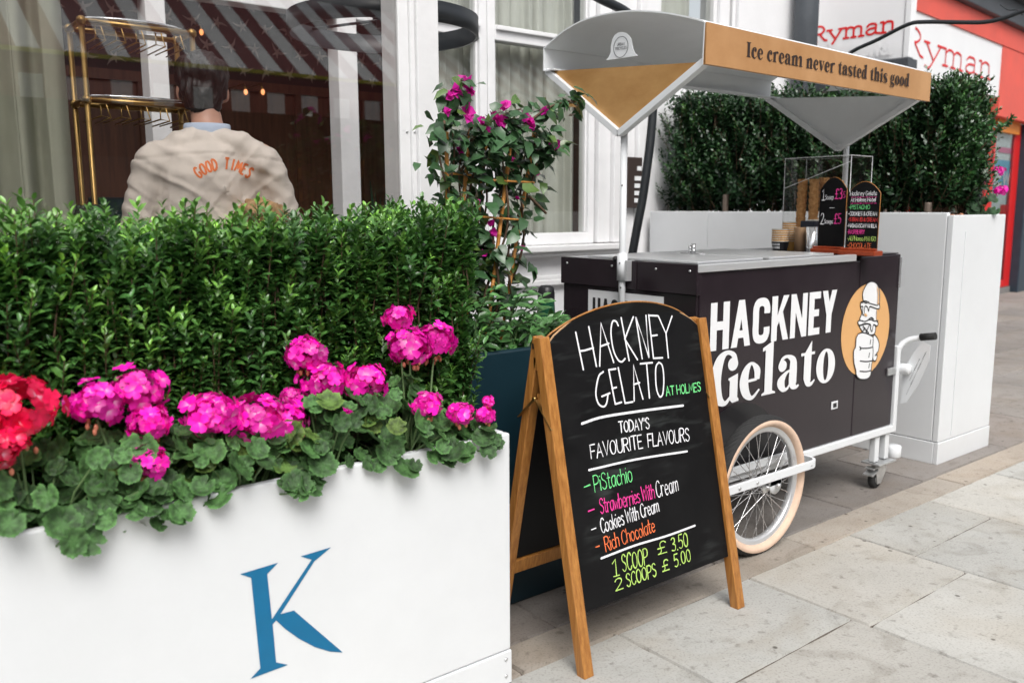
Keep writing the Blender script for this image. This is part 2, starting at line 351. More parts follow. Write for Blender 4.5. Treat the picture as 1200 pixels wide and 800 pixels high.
def stem(h): return '0,%.2f 2.6,%.2f 2.6,.7 3.4,.3 3.4,0 0,0 0,.3 .7,.7 .7,%.2f 0,%.2f' % (h - 1.3, h, h - 1.8, h - 2.0)
ARCH = 's 2.4,5.0,.4 3.1,6.6,.9 4.2,6.9,1.5 4.8,5.6,1.9 4.8,.3,1.9'
FEET = 'p 3.1,0 6.5,0 6.5,.3 5.8,.7 3.8,.7 3.1,.3'
def shift(e, dx):
    return e[0] + ' ' + ' '.join(','.join([str(float(p.split(',')[0]) + dx)] + p.split(',')[1:]) for p in e[2:].split())
SERIF = {
 'l': (3.4, ['p ' + stem(11)]), 'i': (3.4, ['p ' + stem(7.4), 'c 1.6,9.3,1.15']), 'h': (6.5, ['p ' + stem(11), ARCH, FEET]), 'n': (6.5, ['p ' + stem(7.4), ARCH, FEET]),
 'm': (10.5, ['p ' + stem(7.4), ARCH, FEET, shift(ARCH, 4.1), shift(FEET, 4.1)]), 'r': (4.9, ['p ' + stem(7.4), 's 2.4,4.8,.4 3.0,6.5,.9 3.9,7,1.2 4.4,6.1,1.7']),
 'o': (5.3, ['o 2.65,3.5,2.65,3.8,.72,3.15']), 'd': (6, ['o 2.4,3.4,2.4,3.65,.65,3.0', 'p 2.5,10.3 5.3,11 5.3,1 6,.5 6,.2 3.4,-.1 3.4,9.6 2.5,9.6']),
 'e': (4.9, ['s 1.4,3.55,.55 4.0,3.7,.6', 's 4.1,3.6,1.2 4.0,5.6,1.4 2.7,7.05,.6 1.5,5.9,1.5 1.0,3.5,2.0 1.6,1.1,1.7 3.0,.05,.8 4.7,1.5,.4']),
 'c': (4.6, ['c 3.5,5.5,1.0', 's 4.0,5.6,1.0 3.7,6.8,.7 2.6,7.1,.6 1.5,5.9,1.5 1.0,3.5,2.0 1.6,1.1,1.7 3.0,.05,.8 4.6,1.5,.4']),
 'a': (5.7, ['c 1.3,5.3,1.05', 's .6,5.4,.7 1.3,6.8,.7 2.6,7.1,.7 3.9,6.2,1.5 4.1,4.5,1.9 4.1,1.2,1.9 4.9,.3,.9 5.7,.6,.4', 's 3.6,4.2,.4 2.2,3.6,.8 1.05,2.0,1.9 1.6,.5,1.3 2.6,.3,.6 3.5,1.4,.4']),
 't': (3.9, ['p .9,7 2.8,9.6 2.8,1.5 .9,1.5', 'p 0,6.6 3.7,6.6 3.7,7.2 0,7.2', 's 1.85,1.7,1.9 2.2,.5,1.4 3.0,.25,.8 3.9,1.0,.35']),
 's': (4.6, ['s 4.1,5.3,.4 3.5,6.7,.8 2.2,7.0,.9 1,6.0,1.7 1.3,4.6,1.9 2.5,3.5,2.1 3.7,2.2,1.9 3.7,.9,1.5 2.4,.05,.8 1,.5,.8 .4,1.9,.5']),
 'v': (5.4, ['p 0,7.2 2.9,7.2 2.9,6.9 2.35,6.6 3.4,2.4 4.2,6.5 3.6,6.9 3.6,7.2 5.4,7.2 5.4,6.9 4.9,6.6 3.2,-.1 2.2,-.1 .5,6.6 0,6.9']),
 'g': (5.2, ['o 2.3,4.6,2.2,2.6,.65,2.1', 's 3.7,6.3,.5 4.4,7.1,.8 5,6.9,1.3', 's 1.3,2.2,.6 .7,1.1,1.1 1.9,.5,1.4 3.7,.1,1.6 4.5,-1,1.4 3.3,-2.3,.8 1.4,-2.3,.8 .5,-1.3,1 1.1,-.1,.5']),
 'I': (3.6, ['p 0,0 3.6,0 3.6,.3 2.8,.7 2.8,9.3 3.6,9.7 3.6,10 0,10 0,9.7 .8,9.3 .8,.7 0,.3']),
 'G': (6.2, ['c 4.9,7.6,1.15', 's 5.4,7.4,1.3 5.0,9.3,1.0 3.4,10.0,.9 1.9,8.6,1.9 1.15,5,2.3 1.7,1.5,2.0 3.2,.1,1.0 4.6,1.2,.5', 'p 3.9,4.6 4.0,4.9 6.1,5.6 6.1,.9 6.4,.5 6.4,.1 5.0,-.1 4.3,.6 4.3,4.3']), ' ': (2.6, [])}
def serif_text(ink, s, o, ux, h, width, gap=.55):
    adv = sum(SERIF[c][0] + gap for c in s) - gap; sx = width / adv; sy = h / 10
    ux = nrm(np.array(ux, float)); uy = np.array([-ux[1], ux[0]]); x = 0
    T = lambda a, b: tuple(np.array(o) + ux * (a * sx) + uy * (b * sy))
    for c in s:
        a, els = SERIF[c]
        for e in els:
            v = pl(e[2:])
            if e[0] == 'p': ink.poly([T(x + p[0], p[1]) for p in v])
            elif e[0] == 'c': cx, cy, r = v[0]; ink.poly([T(x + cx + r * math.cos(t), cy + r * 1.15 * math.sin(t)) for t in np.linspace(0, 2 * math.pi, 20)[:-1]])
            elif e[0] == 'o':
                cx, cy, a1, b1, a2, b2 = v[0]; n = 40; ink.z += .00004
                V = [ink.P(*T(x + cx + q[0] * math.cos(2 * math.pi * i / n), cy + q[1] * math.sin(2 * math.pi * i / n))) for q in ((a1, b1), (a2, b2)) for i in range(n)]
                ink.mb.add(V, [(i, (i + 1) % n, n + (i + 1) % n, n + i) for i in range(n)])
            else:  # width follows the horizontal pen
                q = crom(v, 8); m = len(q); L = []; Q = []; ink.z += .00004
                for i in range(m):
                    d = q[min(i + 1, m - 1)][:2] - q[max(i - 1, 0)][:2]; d = nrm(d); nn = np.array([-d[1], d[0]])
                    L.append(T(x + q[i][0] + nn[0] * q[i][2] / 2, q[i][1] + nn[1] * q[i][2] / 2)); Q.append(T(x + q[i][0] - nn[0] * q[i][2] / 2, q[i][1] - nn[1] * q[i][2] / 2))
                ink.mb.add([ink.P(*p) for p in L + Q], [(i, m + i, m + i + 1, i + 1) for i in range(m - 1)])
        x += a + gap

SLAB = {'R': (6.6, ['1,0 1,10', '~1,10 4,10 5.4,7.6 4,5.2 1,5.2', '3.4,5.2 5.6,.8 6.6,.4', '0,0 2.4,0', '0,10 1.6,10']), 'y': (6.2, ['.4,6.6 3.2,.6', '~5.8,6.6 3.2,.2 1.8,-2.6 .3,-2.2', '-.4,6.6 1.6,6.6', '4.6,6.6 6.5,6.6']),
        'm': (8.4, ['1,0 1,6.6', '~1,5 2.2,6.5 3.6,6.2 4.1,5 4.1,0', '~4.1,5 5.3,6.5 6.7,6.2 7.2,5 7.2,0', '0,0 2,0', '3.2,0 5,0', '6.3,0 8.2,0', '0,6.6 1,6.6']),
        'a': (5.6, ['~.7,5.2 1.6,6.5 3.4,6.5 4.2,5.4 4.2,1 5.6,.2', '~4.2,3.8 1.8,3.6 .5,2 1.2,.3 2.8,.2 4.2,1.4']), 'n': (6, ['1,0 1,6.6', '~1,5 2.4,6.5 4,6.3 4.6,5 4.6,0', '0,0 2,0', '3.6,0 5.6,0', '0,6.6 1,6.6'])}
BLOCK = {'H': (6.2, ['0,0 2.1,0 2.1,10 0,10', '4.1,0 6.2,0 6.2,10 4.1,10', '2.1,4.2 4.1,4.2 4.1,6 2.1,6']),
         'A': (6.6, ['0,0 2,0 4.2,10 2.3,10', '6.6,0 4.6,0 2.4,10 4.3,10', '1.5,1.9 5.1,1.9 4.8,3.5 1.8,3.5']),
         'K': (6.4, ['0,0 2.1,0 2.1,10 0,10', '2.1,3.2 2.1,5.6 4.2,10 6.3,10', '2.6,4.8 4.0,6.6 6.5,0 4.4,0']),
         'N': (6.4, ['0,0 1.9,0 1.9,10 0,10', '4.5,0 6.4,0 6.4,10 4.5,10', '0,10 1.9,10 6.4,0 4.5,0']), 'E': (4.6, ['0,0 2.1,0 2.1,10 0,10', '2.1,8.4 4.6,8.4 4.6,10 2.1,10', '2.1,4.3 4.1,4.3 4.1,5.9 2.1,5.9', '2.1,0 4.6,0 4.6,1.6 2.1,1.6']),
         'Y': (6, ['1.95,0 4.05,0 4.05,4.6 1.95,4.6', '0,10 2.1,10 4.05,4.2 1.95,4.2', '6,10 3.9,10 1.95,4.2 4.05,4.2']), 'C': (6, ['~5,6.5,2.1 5,7.7,2.1 4.4,8.75,2 3,9.1,1.8 1.6,8.7,2 1.05,7.5,2.1 1.05,5,2.1 1.05,2.5,2.1 1.6,1.3,2 3,.9,1.8 4.4,1.25,2 5,2.3,2.1 5,3.5,2.1'])}
def block_text(ink, s, o, ux, h, width, gap=.75):
    adv = sum(BLOCK[c][0] + gap for c in s) - gap; sx = width / adv; sy = h / 10; x = 0
    ux = nrm(np.array(ux, float)); uy = np.array([-ux[1], ux[0]])
    T = lambda a, b: tuple(np.array(o) + ux * (a * sx) + uy * (b * sy))
    for c in s:
        a, els = BLOCK[c]
        for e in els:
            if e[0] == '~':
                q = crom(pl(e[1:]), 8); m = len(q); L = []; Q = []; ink.z += .00004
                for i in range(m):
                    d = q[min(i + 1, m - 1)][:2] - q[max(i - 1, 0)][:2]; d = nrm(d); nn = np.array([-d[1], d[0]])
                    L.append(T(x + q[i][0] + nn[0] * q[i][2] / 2, q[i][1] + nn[1] * q[i][2] / 2)); Q.append(T(x + q[i][0] - nn[0] * q[i][2] / 2, q[i][1] - nn[1] * q[i][2] / 2))
                ink.mb.add([ink.P(*p) for p in L + Q], [(i, m + i, m + i + 1, i + 1) for i in range(m - 1)])
            else: ink.poly([T(x + p[0], p[1]) for p in pl(e)])
        x += a + gap

# ------------------------------------------------------------------ materials
M = {}
M['white'] = mat('white_painted_metal', (.735, .755, .77), .38, var=.03, scale=3, bump=.04, bscale=300)
M['white2'] = mat('white_painted_wood', (.78, .78, .785), .42, var=.05, scale=4, bump=.12, bscale=40)
M['render'] = mat('white_render', (.80, .80, .81), .6, var=.05, scale=2, bump=.15, bscale=90)
M['blue'] = mat('blue_lettering', (.0, .14, .30), .5, var=.05, scale=20)
M['teal'] = mat('teal_paint', (.006, .026, .038), .45, var=.12, scale=5)
M['soil'] = mat('dark_soil', (.03, .021, .014), .95, var=.5, scale=40, bump=1, bscale=70)
M['cart'] = mat('dark_plum_panel', (.021, .0145, .0185), .22, var=.12, scale=5, spec=.42)
M['black'] = mat('black_paint', (.012, .012, .014), .4, var=.2, scale=10)
M['blackm'] = mat('black_metal', (.012, .015, .018), .45, var=.15, scale=10)
M['rubber'] = mat('black_rubber', (.018, .018, .018), .8, var=.2, scale=30)
M['tan'] = mat('tan_tyre_wall', (.70, .51, .385), .75, var=.10, scale=20)
M['alu'] = mat('brushed_aluminium', (.70, .71, .72), .32, .55, var=.06, scale=12, stretch=(1, 30, 30))
M['steel'] = mat('polished_steel', (.74, .75, .76), .12, .75, var=.04, scale=8)
M['galv'] = mat('galvanised_steel', (.66, .67, .67), .36, .8, var=.15, scale=30)
M['chrome'] = mat('spoke_steel', (.72, .72, .73), .2, 1)
M['grey'] = mat('grey_canopy_lining', (.74, .76, .77), .5, var=.05, scale=3, bump=.03, bscale=200)
M['copper'] = mat('copper_sheet_print', (.48, .24, .09), .34, .25, var=.16, scale=2.6, bump=.02, bscale=200, col2=(.66, .37, .17))
M['copper_d'] = mat('brushed_copper_panel', (.43, .22, .07), .36, .3, var=.2, scale=5, stretch=(1, 1, 2), col2=(.56, .32, .12))
M['ink'] = mat('brown_black_print', (.03, .016, .012), .5)
M['inkb'] = mat('black_print', (.012, .012, .014), .5)
M['whitep'] = mat('white_print', (.82, .83, .84), .4)
M['orange'] = mat('warm_orange_print', (.72, .40, .16), .4, var=.05, scale=6)
M['board'] = mat('chalkboard', (.004, .004, .0045), .5, var=.25, scale=7, spec=.16, col2=(.0075, .0075, .008))
def smear(m):
    t = m.node_tree; bs = t.nodes['Principled BSDF']; src = bs.inputs['Base Color'].links[0].from_socket; tc = t.nodes.new('ShaderNodeTexCoord'); mp = t.nodes.new('ShaderNodeMapping')
    mp.inputs['Rotation'].default_value = (0, .9, 0); mp.inputs['Scale'].default_value = (3, 3, 16); t.links.new(tc.outputs['Object'], mp.inputs[0])
    n = t.nodes.new('ShaderNodeTexNoise'); n.inputs['Scale'].default_value = 2.2; n.inputs['Detail'].default_value = 8; n.inputs['Distortion'].default_value = .8; t.links.new(mp.outputs[0], n.inputs['Vector'])
    n2 = t.nodes.new('ShaderNodeTexNoise'); n2.inputs['Scale'].default_value = 4; t.links.new(tc.outputs['Object'], n2.inputs['Vector'])
    r = t.nodes.new('ShaderNodeMapRange'); r.inputs[1].default_value = .5; r.inputs[2].default_value = .78; r.inputs[4].default_value = .9; t.links.new(n.outputs[0], r.inputs[0])
    r2 = t.nodes.new('ShaderNodeMapRange'); r2.inputs[1].default_value = .48; r2.inputs[2].default_value = .66; t.links.new(n2.outputs[0], r2.inputs[0])
    mu = t.nodes.new('ShaderNodeMath'); mu.operation = 'MULTIPLY'; t.links.new(r.outputs[0], mu.inputs[0]); t.links.new(r2.outputs[0], mu.inputs[1])
    x = t.nodes.new('ShaderNodeMix'); x.data_type = 'RGBA'; t.links.new(mu.outputs[0], x.inputs[0]); t.links.new(src, x.inputs[6]); x.inputs[7].default_value = (.055, .062, .06, 1); t.links.new(x.outputs[2], bs.inputs['Base Color'])
smear(M['board'])
M['oak'] = mat('varnished_oak', (.27, .10, .02), .36, var=.25, scale=5, stretch=(22, 22, 1), col2=(.50, .225, .055), bump=.15, bscale=40)
M['bronze'] = mat('dull_bronze', (.16, .125, .10), .5, .5, var=.2, scale=20)
M['brass'] = mat('aged_brass', (.42, .27, .10), .35, 1, var=.15, scale=20)
M['bamboo'] = mat('bamboo_cane', (.62, .27, .06), .5, var=.3, scale=20, stretch=(8, 8, 1))
M['wood_d'] = mat('dark_wood_panel', (.12, .048, .026), .4, var=.35, scale=4, stretch=(10, 10, .8))
M['c_white'] = mat('white_chalk_pen', (.85, .85, .88), .6)
M['c_pink'] = mat('pink_chalk_pen', (.85, .05, .33), .6)
M['c_green'] = mat('green_chalk_pen', (.18, .75, .26), .6)
M['c_lime'] = mat('lime_chalk_pen', (.48, .72, .16), .6)
M['c_orange'] = mat('orange_chalk_pen', (.88, .19, .06), .6)
M['c_red'] = mat('red_chalk_pen', (.80, .05, .05), .6)
M['leaf'] = mat('hedge_leaf', (.05, .1, .04), .30, attr='tint', var=.22, scale=30, transl=.10, spec=.55)
M['gleaf'] = mat('geranium_leaf', (.07, .15, .06), .6, attr='tint', var=.25, scale=45, transl=.12, bump=.4, bscale=160)
M['petal'] = mat('geranium_petal', (.7, .01, .4), .5, attr='tint', var=.06, scale=60, transl=.2)
M['bud'] = mat('salmon_buds', (.62, .22, .13), .6, var=.3, scale=60)
M['twig'] = mat('brown_twig', (.10, .06, .035), .8, var=.3, scale=30)
M['gstem'] = mat('green_stem', (.10, .17, .06), .6, var=.2, scale=30)
M['skin'] = mat('skin', (.60, .33, .24), .5, var=.06, scale=20)
M['hair'] = mat('dark_hair', (.009, .007, .006), .45, var=.3, scale=60, stretch=(1, 1, .2), bump=.6, bscale=120)
M['blond'] = mat('sandy_hair', (.42, .25, .12), .6, var=.35, scale=40, bump=.8, bscale=120)
M['linen'] = mat('beige_linen', (.68, .61, .545), .85, var=.06, scale=12, bump=.25, bscale=350)
M['shirt'] = mat('pale_blue_shirt', (.50, .58, .72), .8, var=.05, scale=20)
M['navy'] = mat('navy_cloth', (.02, .025, .05), .9, var=.1)
M['jprint'] = mat('orange_textile_print', (.72, .19, .06), .8, var=.08, scale=80)
M['curtain'] = mat('grey_green_curtain', (.36, .37, .29), .85, var=.08, scale=6, bump=.2, bscale=300, transl=.15)
M['sheer'] = mat('grey_sheer_curtain', (.74, .74, .68), .85, var=.06, scale=6, bump=.2, bscale=300, transl=.3)
M['glass'] = glass_mat('terrace_window_glass', (.97, .965, .96), .9, .092)
M['glass2'] = glass_mat('window_glass', (.93, .94, .93), .9, .06)
M['acrylic'] = glass_mat('clear_acrylic', (.98, .98, .978), .7, .03)
M['wafer'] = mat('waffle_cone', (.50, .22, .07), .75, var=.25, scale=70, bump=1, bscale=160, col2=(.80, .46, .19))
M['kraft'] = mat('kraft_paper', (.48, .30, .17), .8, var=.12, scale=20)
M['cuprim'] = mat('cup_paper', (.80, .76, .68), .6)
M['cupor'] = mat('cup_orange', (.78, .42, .12), .5)
M['redw'] = mat('red_stained_wood', (.30, .045, .012), .4, var=.25, scale=9, stretch=(2, 12, 12))
M['red'] = mat('red_paint', (.62, .012, .012), .35, var=.06, scale=4)
M['salmon'] = mat('faded_red_sign', (.70, .10, .07), .5, var=.10, scale=2)
M['signw'] = mat('white_sign', (.82, .83, .84), .35, var=.02, scale=3)
M['signr'] = mat('red_sign_letter', (.68, .01, .012), .4)
M['slate'] = mat('dark_slate_paint', (.06, .068, .078), .5, var=.2, scale=3, bump=.2, bscale=30)
M['riser'] = mat('grey_timber', (.20, .19, .185), .6, var=.25, scale=6, stretch=(12, 12, .5))
M['amber'] = mat('amber_sign', (.75, .24, .02), .5)
M['poster'] = mat('pale_blue_poster', (.58, .70, .74), .5, var=.12, scale=6)
M['cyan'] = mat('cyan_poster', (.03, .38, .62), .5)
M['pinkp'] = mat('pink_poster', (.62, .06, .25), .5)
M['bottle'] = mat('green_bottle', (.012, .07, .035), .25)
M['bract'] = mat('bougainvillea_bract', (.6, .01, .28), .5, attr='tint', transl=.35)
M['awn_r'] = mat('dark_red_awning', (.20, .035, .035), .8, var=.1, scale=5)
M['awn_w'] = mat('white_awning', (.82, .82, .80), .8, var=.05, scale=5)
M['yellow'] = mat('yellow_trim', (.62, .55, .03), .5)
M['brick'] = mat('shaded_red_brown_front', (.022, .008, .007), .6, var=.2, scale=2)  # near-black red brown: shade below the opposite awning is put into the colour
M['bird'] = mat('wallpaper_bird', (.30, .24, .21), .7)
M['wallp'] = mat('black_wallpaper', (.016, .013, .013), .6, var=.2)
M['pebble'] = mat('terracotta_pebble', (.40, .18, .10), .9, var=.3, scale=60)
M['bulb'] = bpy.data.materials.new('warm_bulb'); M['bulb'].use_nodes = True
_b = M['bulb'].node_tree.nodes['Principled BSDF']; _b.inputs['Emission Color'].default_value = (1, .35, .08, 1); _b.inputs['Emission Strength'].default_value = 1.2
M['gled'] = bpy.data.materials.new('green_led'); M['gled'].use_nodes = True
_b = M['gled'].node_tree.nodes['Principled BSDF']; _b.inputs['Emission Color'].default_value = (.02, 1, .45, 1); _b.inputs['Emission Strength'].default_value = 2

def slab_material():
    m = mat('york_stone', (.4, .4, .38), .75, attr='tint', var=.10, scale=1.6, bump=.25, bscale=45)
    t = m.node_tree; b = t.nodes['Principled BSDF']; src = b.inputs['Base Color'].links[0].from_socket
    tc = t.nodes.new('ShaderNodeTexCoord')
    def layer(src, scale, lo, hi, colr, fac, det=5, vor=False, dist=0):
        n = t.nodes.new('ShaderNodeTexVoronoi' if vor else 'ShaderNodeTexNoise'); n.inputs['Scale'].default_value = scale
        if not vor: n.inputs['Detail'].default_value = det; n.inputs['Distortion'].default_value = dist
        t.links.new(tc.outputs['Object'], n.inputs['Vector'])
        r = t.nodes.new('ShaderNodeMapRange'); r.inputs[1].default_value = lo; r.inputs[2].default_value = hi; r.inputs[3].default_value = 0; r.inputs[4].default_value = fac
        t.links.new(n.outputs[0], r.inputs[0])
        x = t.nodes.new('ShaderNodeMix'); x.data_type = 'RGBA'; x.blend_type = 'MULTIPLY'
        t.links.new(r.outputs[0], x.inputs[0]); t.links.new(src, x.inputs[6]); x.inputs[7].default_value = (*colr, 1); return x.outputs[2]
    s = layer(src, 3.2, .50, .72, (.74, .65, .54), .40, 8, dist=.6)      # brown staining
    s = layer(s, 5.5, .56, .66, (.6, .57, .53), .38, 9, dist=1.2)
    s = layer(s, 9, .085, .05, (.25, .23, .21), .85, vor=True)           # chewing gum and spots
    s = layer(s, 4.3, .05, .03, (.2, .19, .18), .8, vor=True)
    s = layer(s, 33, .10, .05, (.4, .38, .36), .5, vor=True)
    s = layer(s, 1.1, .52, .66, (.74, .70, .64), .38, 9, dist=2.0)
    s = layer(s, 26, .60, .72, (.5, .48, .46), .7, 6)
    s = layer(s, 140, .52, .70, (.6, .58, .56), .6, 3)                   # grain
    t.links.new(s, b.inputs['Base Color']); return m
M['slab'] = slab_material()
M['joint'] = mat('dark_joint_sand', (.12, .10, .082), .95, var=.4, scale=20, bump=.5, bscale=120)
M['asphalt'] = mat('asphalt', (.05, .05, .052), .9, var=.2, scale=30, bump=.5, bscale=200)

# ------------------------------------------------------------------ ground
def ground():
    g = MB().add([(-60, -60, -.13), (80, -60, -.13), (80, 60, -.13), (-60, 60, -.13)], [(0, 1, 2, 3)]).build('ground', M['asphalt']); tag(g, None, None, kind='structure')
    k = MB().box(-30, 60, -2.05, 30, -.128, -.009).build('pavement_bed', M['joint']); tag(k, None, None, kind='structure')
    rc = MB().box(-30, 60, -2.37, -2.054, -.128, .001).build('kerb', M['slab'], bevel=.02); tag(rc, None, None, kind='structure')
    a = rc.data.color_attributes.new('tint', 'FLOAT_COLOR', 'POINT'); a.data.foreach_set('color', np.tile([.36, .35, .33, 1], (len(rc.data.vertices), 1)).astype(np.float32).ravel())
    def slabs(name, cells):
        V = []; T = []; C = []
        for x0, x1, y0, y1, c in cells:
            gq = .0035; x0 += gq; x1 -= gq; y0 += gq; y1 -= gq; ch = .004; z = random.uniform(-.0012, .0012); n = len(V)
            tl = [random.uniform(-.0010, .0010) for _ in range(4)]
            nx = max(2, int((x1 - x0) / .05)); ny = max(2, int((y1 - y0) / .05))
            # worn arrises: jittered edge line
            def ring(ins, zz):
                pts = []
                for i in range(nx): pts.append((x0 + (x1 - x0) * i / nx, y0, 0, 1))
                for i in range(ny): pts.append((x1, y0 + (y1 - y0) * i / ny, -1, 0))
                for i in range(nx): pts.append((x1 - (x1 - x0) * i / nx, y1, 0, -1))
                for i in range(ny): pts.append((x0, y1 - (y1 - y0) * i / ny, 1, 0))
                o = []
                for px, py, dx, dy in pts:
                    j = .0035 * noise.noise((px * 14, py * 14, 3)); k2 = ins + j
                    o.append((px + dx * k2 + (k2 if px == x0 else 0) * (dx == 0) - (k2 if px == x1 else 0) * (dx == 0), py + dy * k2 + (k2 if py == y0 else 0) * (dy == 0) - (k2 if py == y1 else 0) * (dy == 0), zz))
                return o
            a = ring(0, -.0088); b = ring(ch, z); k = len(a); V += a + b + [((x0 + x1) / 2, (y0 + y1) / 2, z)]
            for i in range(k):
                j = (i + 1) % k; T += [(n + i, n + j, n + k + j), (n + i, n + k + j, n + k + i), (n + k + i, n + k + j, n + 2 * k)]
            C += [c] * (2 * k + 1)
        o = fast(name, np.array(V), np.array(T), M['slab'], tint=np.array(C), smooth=False); tag(o, None, None, kind='structure')
    def shade(c, v=.10):
        f = 1 + random.uniform(-v, v); wv = random.uniform(-.02, .02); return (c[0] * f * (1 + wv), c[1] * f, c[2] * f * (1 - wv))
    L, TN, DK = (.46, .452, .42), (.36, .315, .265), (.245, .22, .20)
    cells = []; xs = [-2.05 + .63 * i for i in range(40)]; xs = [x + (1.76 - (-2.05 + .63 * 6)) for x in xs]
    first = {6: 1.33, 7: 1.27, 8: 1.455, 9: 1.12}
    for i in range(len(xs) - 1):
        y = 1.715; y2 = first.get(i, 1.715 - random.choice([.3, .45, .6]))
        while y > -2.0:
            y2 = max(y2, -2.05)
            cells.append((xs[i], xs[i + 1], y2, y, shade(L))); y = y2; y2 = y - random.choice([.62, .75, .9])
    slabs('pavement', cells)
    cells = []; x = -3
    while x < 26:
        x2 = x + random.choice([.9, 1.2, 1.4]); cells.append((x, x2, 1.715, 1.86, shade(TN))); x = x2
    slabs('pavement_border', cells)
    cells = []; y = 1.86; r = 0
    while y < 9:
        x = -3 + .4 * (r % 2)
        while x < 26:
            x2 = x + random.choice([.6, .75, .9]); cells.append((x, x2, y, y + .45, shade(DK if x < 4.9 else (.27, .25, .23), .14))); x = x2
        y += .45; r += 1
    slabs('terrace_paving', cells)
ground()

# ------------------------------------------------------------------ restaurant front
YF = 3.9
def restaurant():
    b = empty('restaurant_building', (1.7, 2.68, 0), 'white painted restaurant front with tall sash windows behind the ice cream cart', 'building')
    P = lambda mb, n, m, par=b, bev=0: mb.build(n, m, par, bev)
    # corner post of the terrace screen
    x0 = at(472.5, 245, 'Y', 2.70)[0]; x1 = at(515.5, 245, 'Y', 2.70)[0]
    m = MB(); wd = x1 - x0
    m.box(x0 + .004, x0 + wd * .30, 2.715, 2.83, 0, 2.62); m.box(x0 + wd * .30, x0 + wd * .42, 2.704, 2.83, 0, 2.62); m.box(x0 + wd * .42, x1, 2.69, 2.83, 0, 2.62)
    P(m, 'corner_post', M['white2'], bev=.004)
    s = MB()
    for z in (.9, 1.52):
        s = MB(); s.lathe([(.004, 0), (.004, -.003), (.0001, -.003)], (x0 + wd * .2, 2.7145, z), 'Y', 10); P(s, 'screw', M['galv']); s = MB(); s.lathe([(.004, 0), (.004, -.003), (.0001, -.003)], (x0 + wd * .36, 2.7035, z), 'Y', 10); P(s, 'screw', M['galv'])
    # terrace glass screen
    f = MB(); f.box(-3.0, x0, 2.70, 2.76, 0, .92); f.box(-3.0, x0, 2.70, 2.76, 2.46, 2.62); P(f, 'screen_frame', M['white2'], bev=.004)
    g = MB(); g.box(-3.0, x0 + .003, 2.725, 2.733, .92, 2.46); P(g, 'screen_pane', M['glass'])
    # roof over the terrace and the room behind
    MB().box(-3.12, -3.0, 2.66, 5.7, 0, 2.75).build('side_wall', M['wood_d'], b)
    # main front: walls round the openings (opening heads at 3.05)
    ZS, ZH = 1.03, 3.05
    mx = lambda px: at(px, 200, 'Y', YF)[0]
    wl = MB(); wl.box(-3.0, 4.02, YF, YF + .18, 0, ZS - .002)
    wl.box(-3.0, 4.30, YF, YF + .18, ZH, 3.6); wl.box(4.06, 4.30, YF + .01, YF + .18, 0, ZH - .002)
    wl.box(4.302, 5.95, YF + .01, YF + .18, 0, 2.30); wl.box(4.302, 5.95, YF + .01, YF + .18, 3.3, 3.6)
    wl.box(4.90, 4.99, YF + .01, YF + .18, 2.302, 3.298); wl.box(5.10, 5.95, YF + .01, YF + .18, 2.302, 3.298)
    wl.box(-3.0, 5.95, YF + .012, YF + .18, 3.602, 5.5)
    P(wl, 'wall', M['render'])
    mo = MB(); mo.box(1.9, 3.98, YF - .035, YF - .002, .80, .835); mo.box(1.9, 3.98, YF - .022, YF - .002, .835, .86); mo.box(1.9, 3.98, YF - .018, YF - .002, .60, .62); P(mo, 'wall_moulding', M['white2'], bev=.006)
    sl_ = MB(); sl_.box(1.9, 3.93, YF - .10, YF - .002, ZS - .03, ZS + .005); sl_.box(1.9, 3.93, YF - .075, YF - .002, ZS - .055, ZS - .031); P(sl_, 'sill', M['white2'], bev=.006)
    # windows (each frame its own part, its panes sub-parts)
    def window(xa, xb, tz, name='window'):
        fr = MB(); t = .05
        fr.box(xa, xa + t, YF + .01, YF + .09, ZS + .007, ZH - .003); fr.box(xb - t, xb, YF + .01, YF + .09, ZS + .007, ZH - .003)
        fr.box(xa + t, xb - t, YF + .012, YF + .088, ZS + .007, ZS + .075); fr.box(xa + t, xb - t, YF + .012, YF + .088, ZH - .06, ZH - .003)
        fr.box(xa + t, xb - t, YF + .008, YF + .088, tz - .04, tz + .04); fr.box(xa + t + .003, xb - t - .003, YF - .012, YF + .006, tz + .012, tz + .036)
        # inner bead
        for a_, c_ in ((ZS + .077, tz - .042), (tz + .042, ZH - .062)):
            fr.box(xa + t + .001, xa + t + .016, YF + .026, YF + .08, a_, c_); fr.box(xb - t - .016, xb - t - .001, YF + .026, YF + .08, a_, c_)
        o = P(fr, name, M['white2'], bev=.004)
        for a_, c_ in ((ZS + .075, tz - .04), (tz + .04, ZH - .06)):
            MB().box(xa + t, xb - t, YF + .045, YF + .05, a_, c_).build('pane', M['glass2'], o)
        return o
    tz = float(at(610, 42, 'Y', YF)[2])
    xm0, xm1 = mx(565), mx(582)
    window(2.505, (xm0 + xm1) / 2 - .002, tz); window((xm0 + xm1) / 2 + .002, mx(698), tz)
    # inner room windows seen through the screen: white posts and transom
    fr = MB(); fr.box(mx(183), mx(206), YF + .01, YF + .12, 1.035, ZH - .004); fr.box(mx(402), mx(424), YF + .01, YF + .12, 1.035, ZH - .004)
    fr.box(-3, mx(183) - .002, YF + .012, YF + .11, tz - .04, tz + .04); fr.box(mx(206) + .002, mx(402) - .002, YF + .012, YF + .11, tz - .04, tz + .04); fr.box(mx(424) + .002, 2.25, YF + .012, YF + .11, tz - .04, tz + .04)
    fr.box(2.41, 2.50, YF + .005, YF + .14, 1.035, ZH - .004)
    P(fr, 'inner_window_frame', M['white2'], bev=.005)
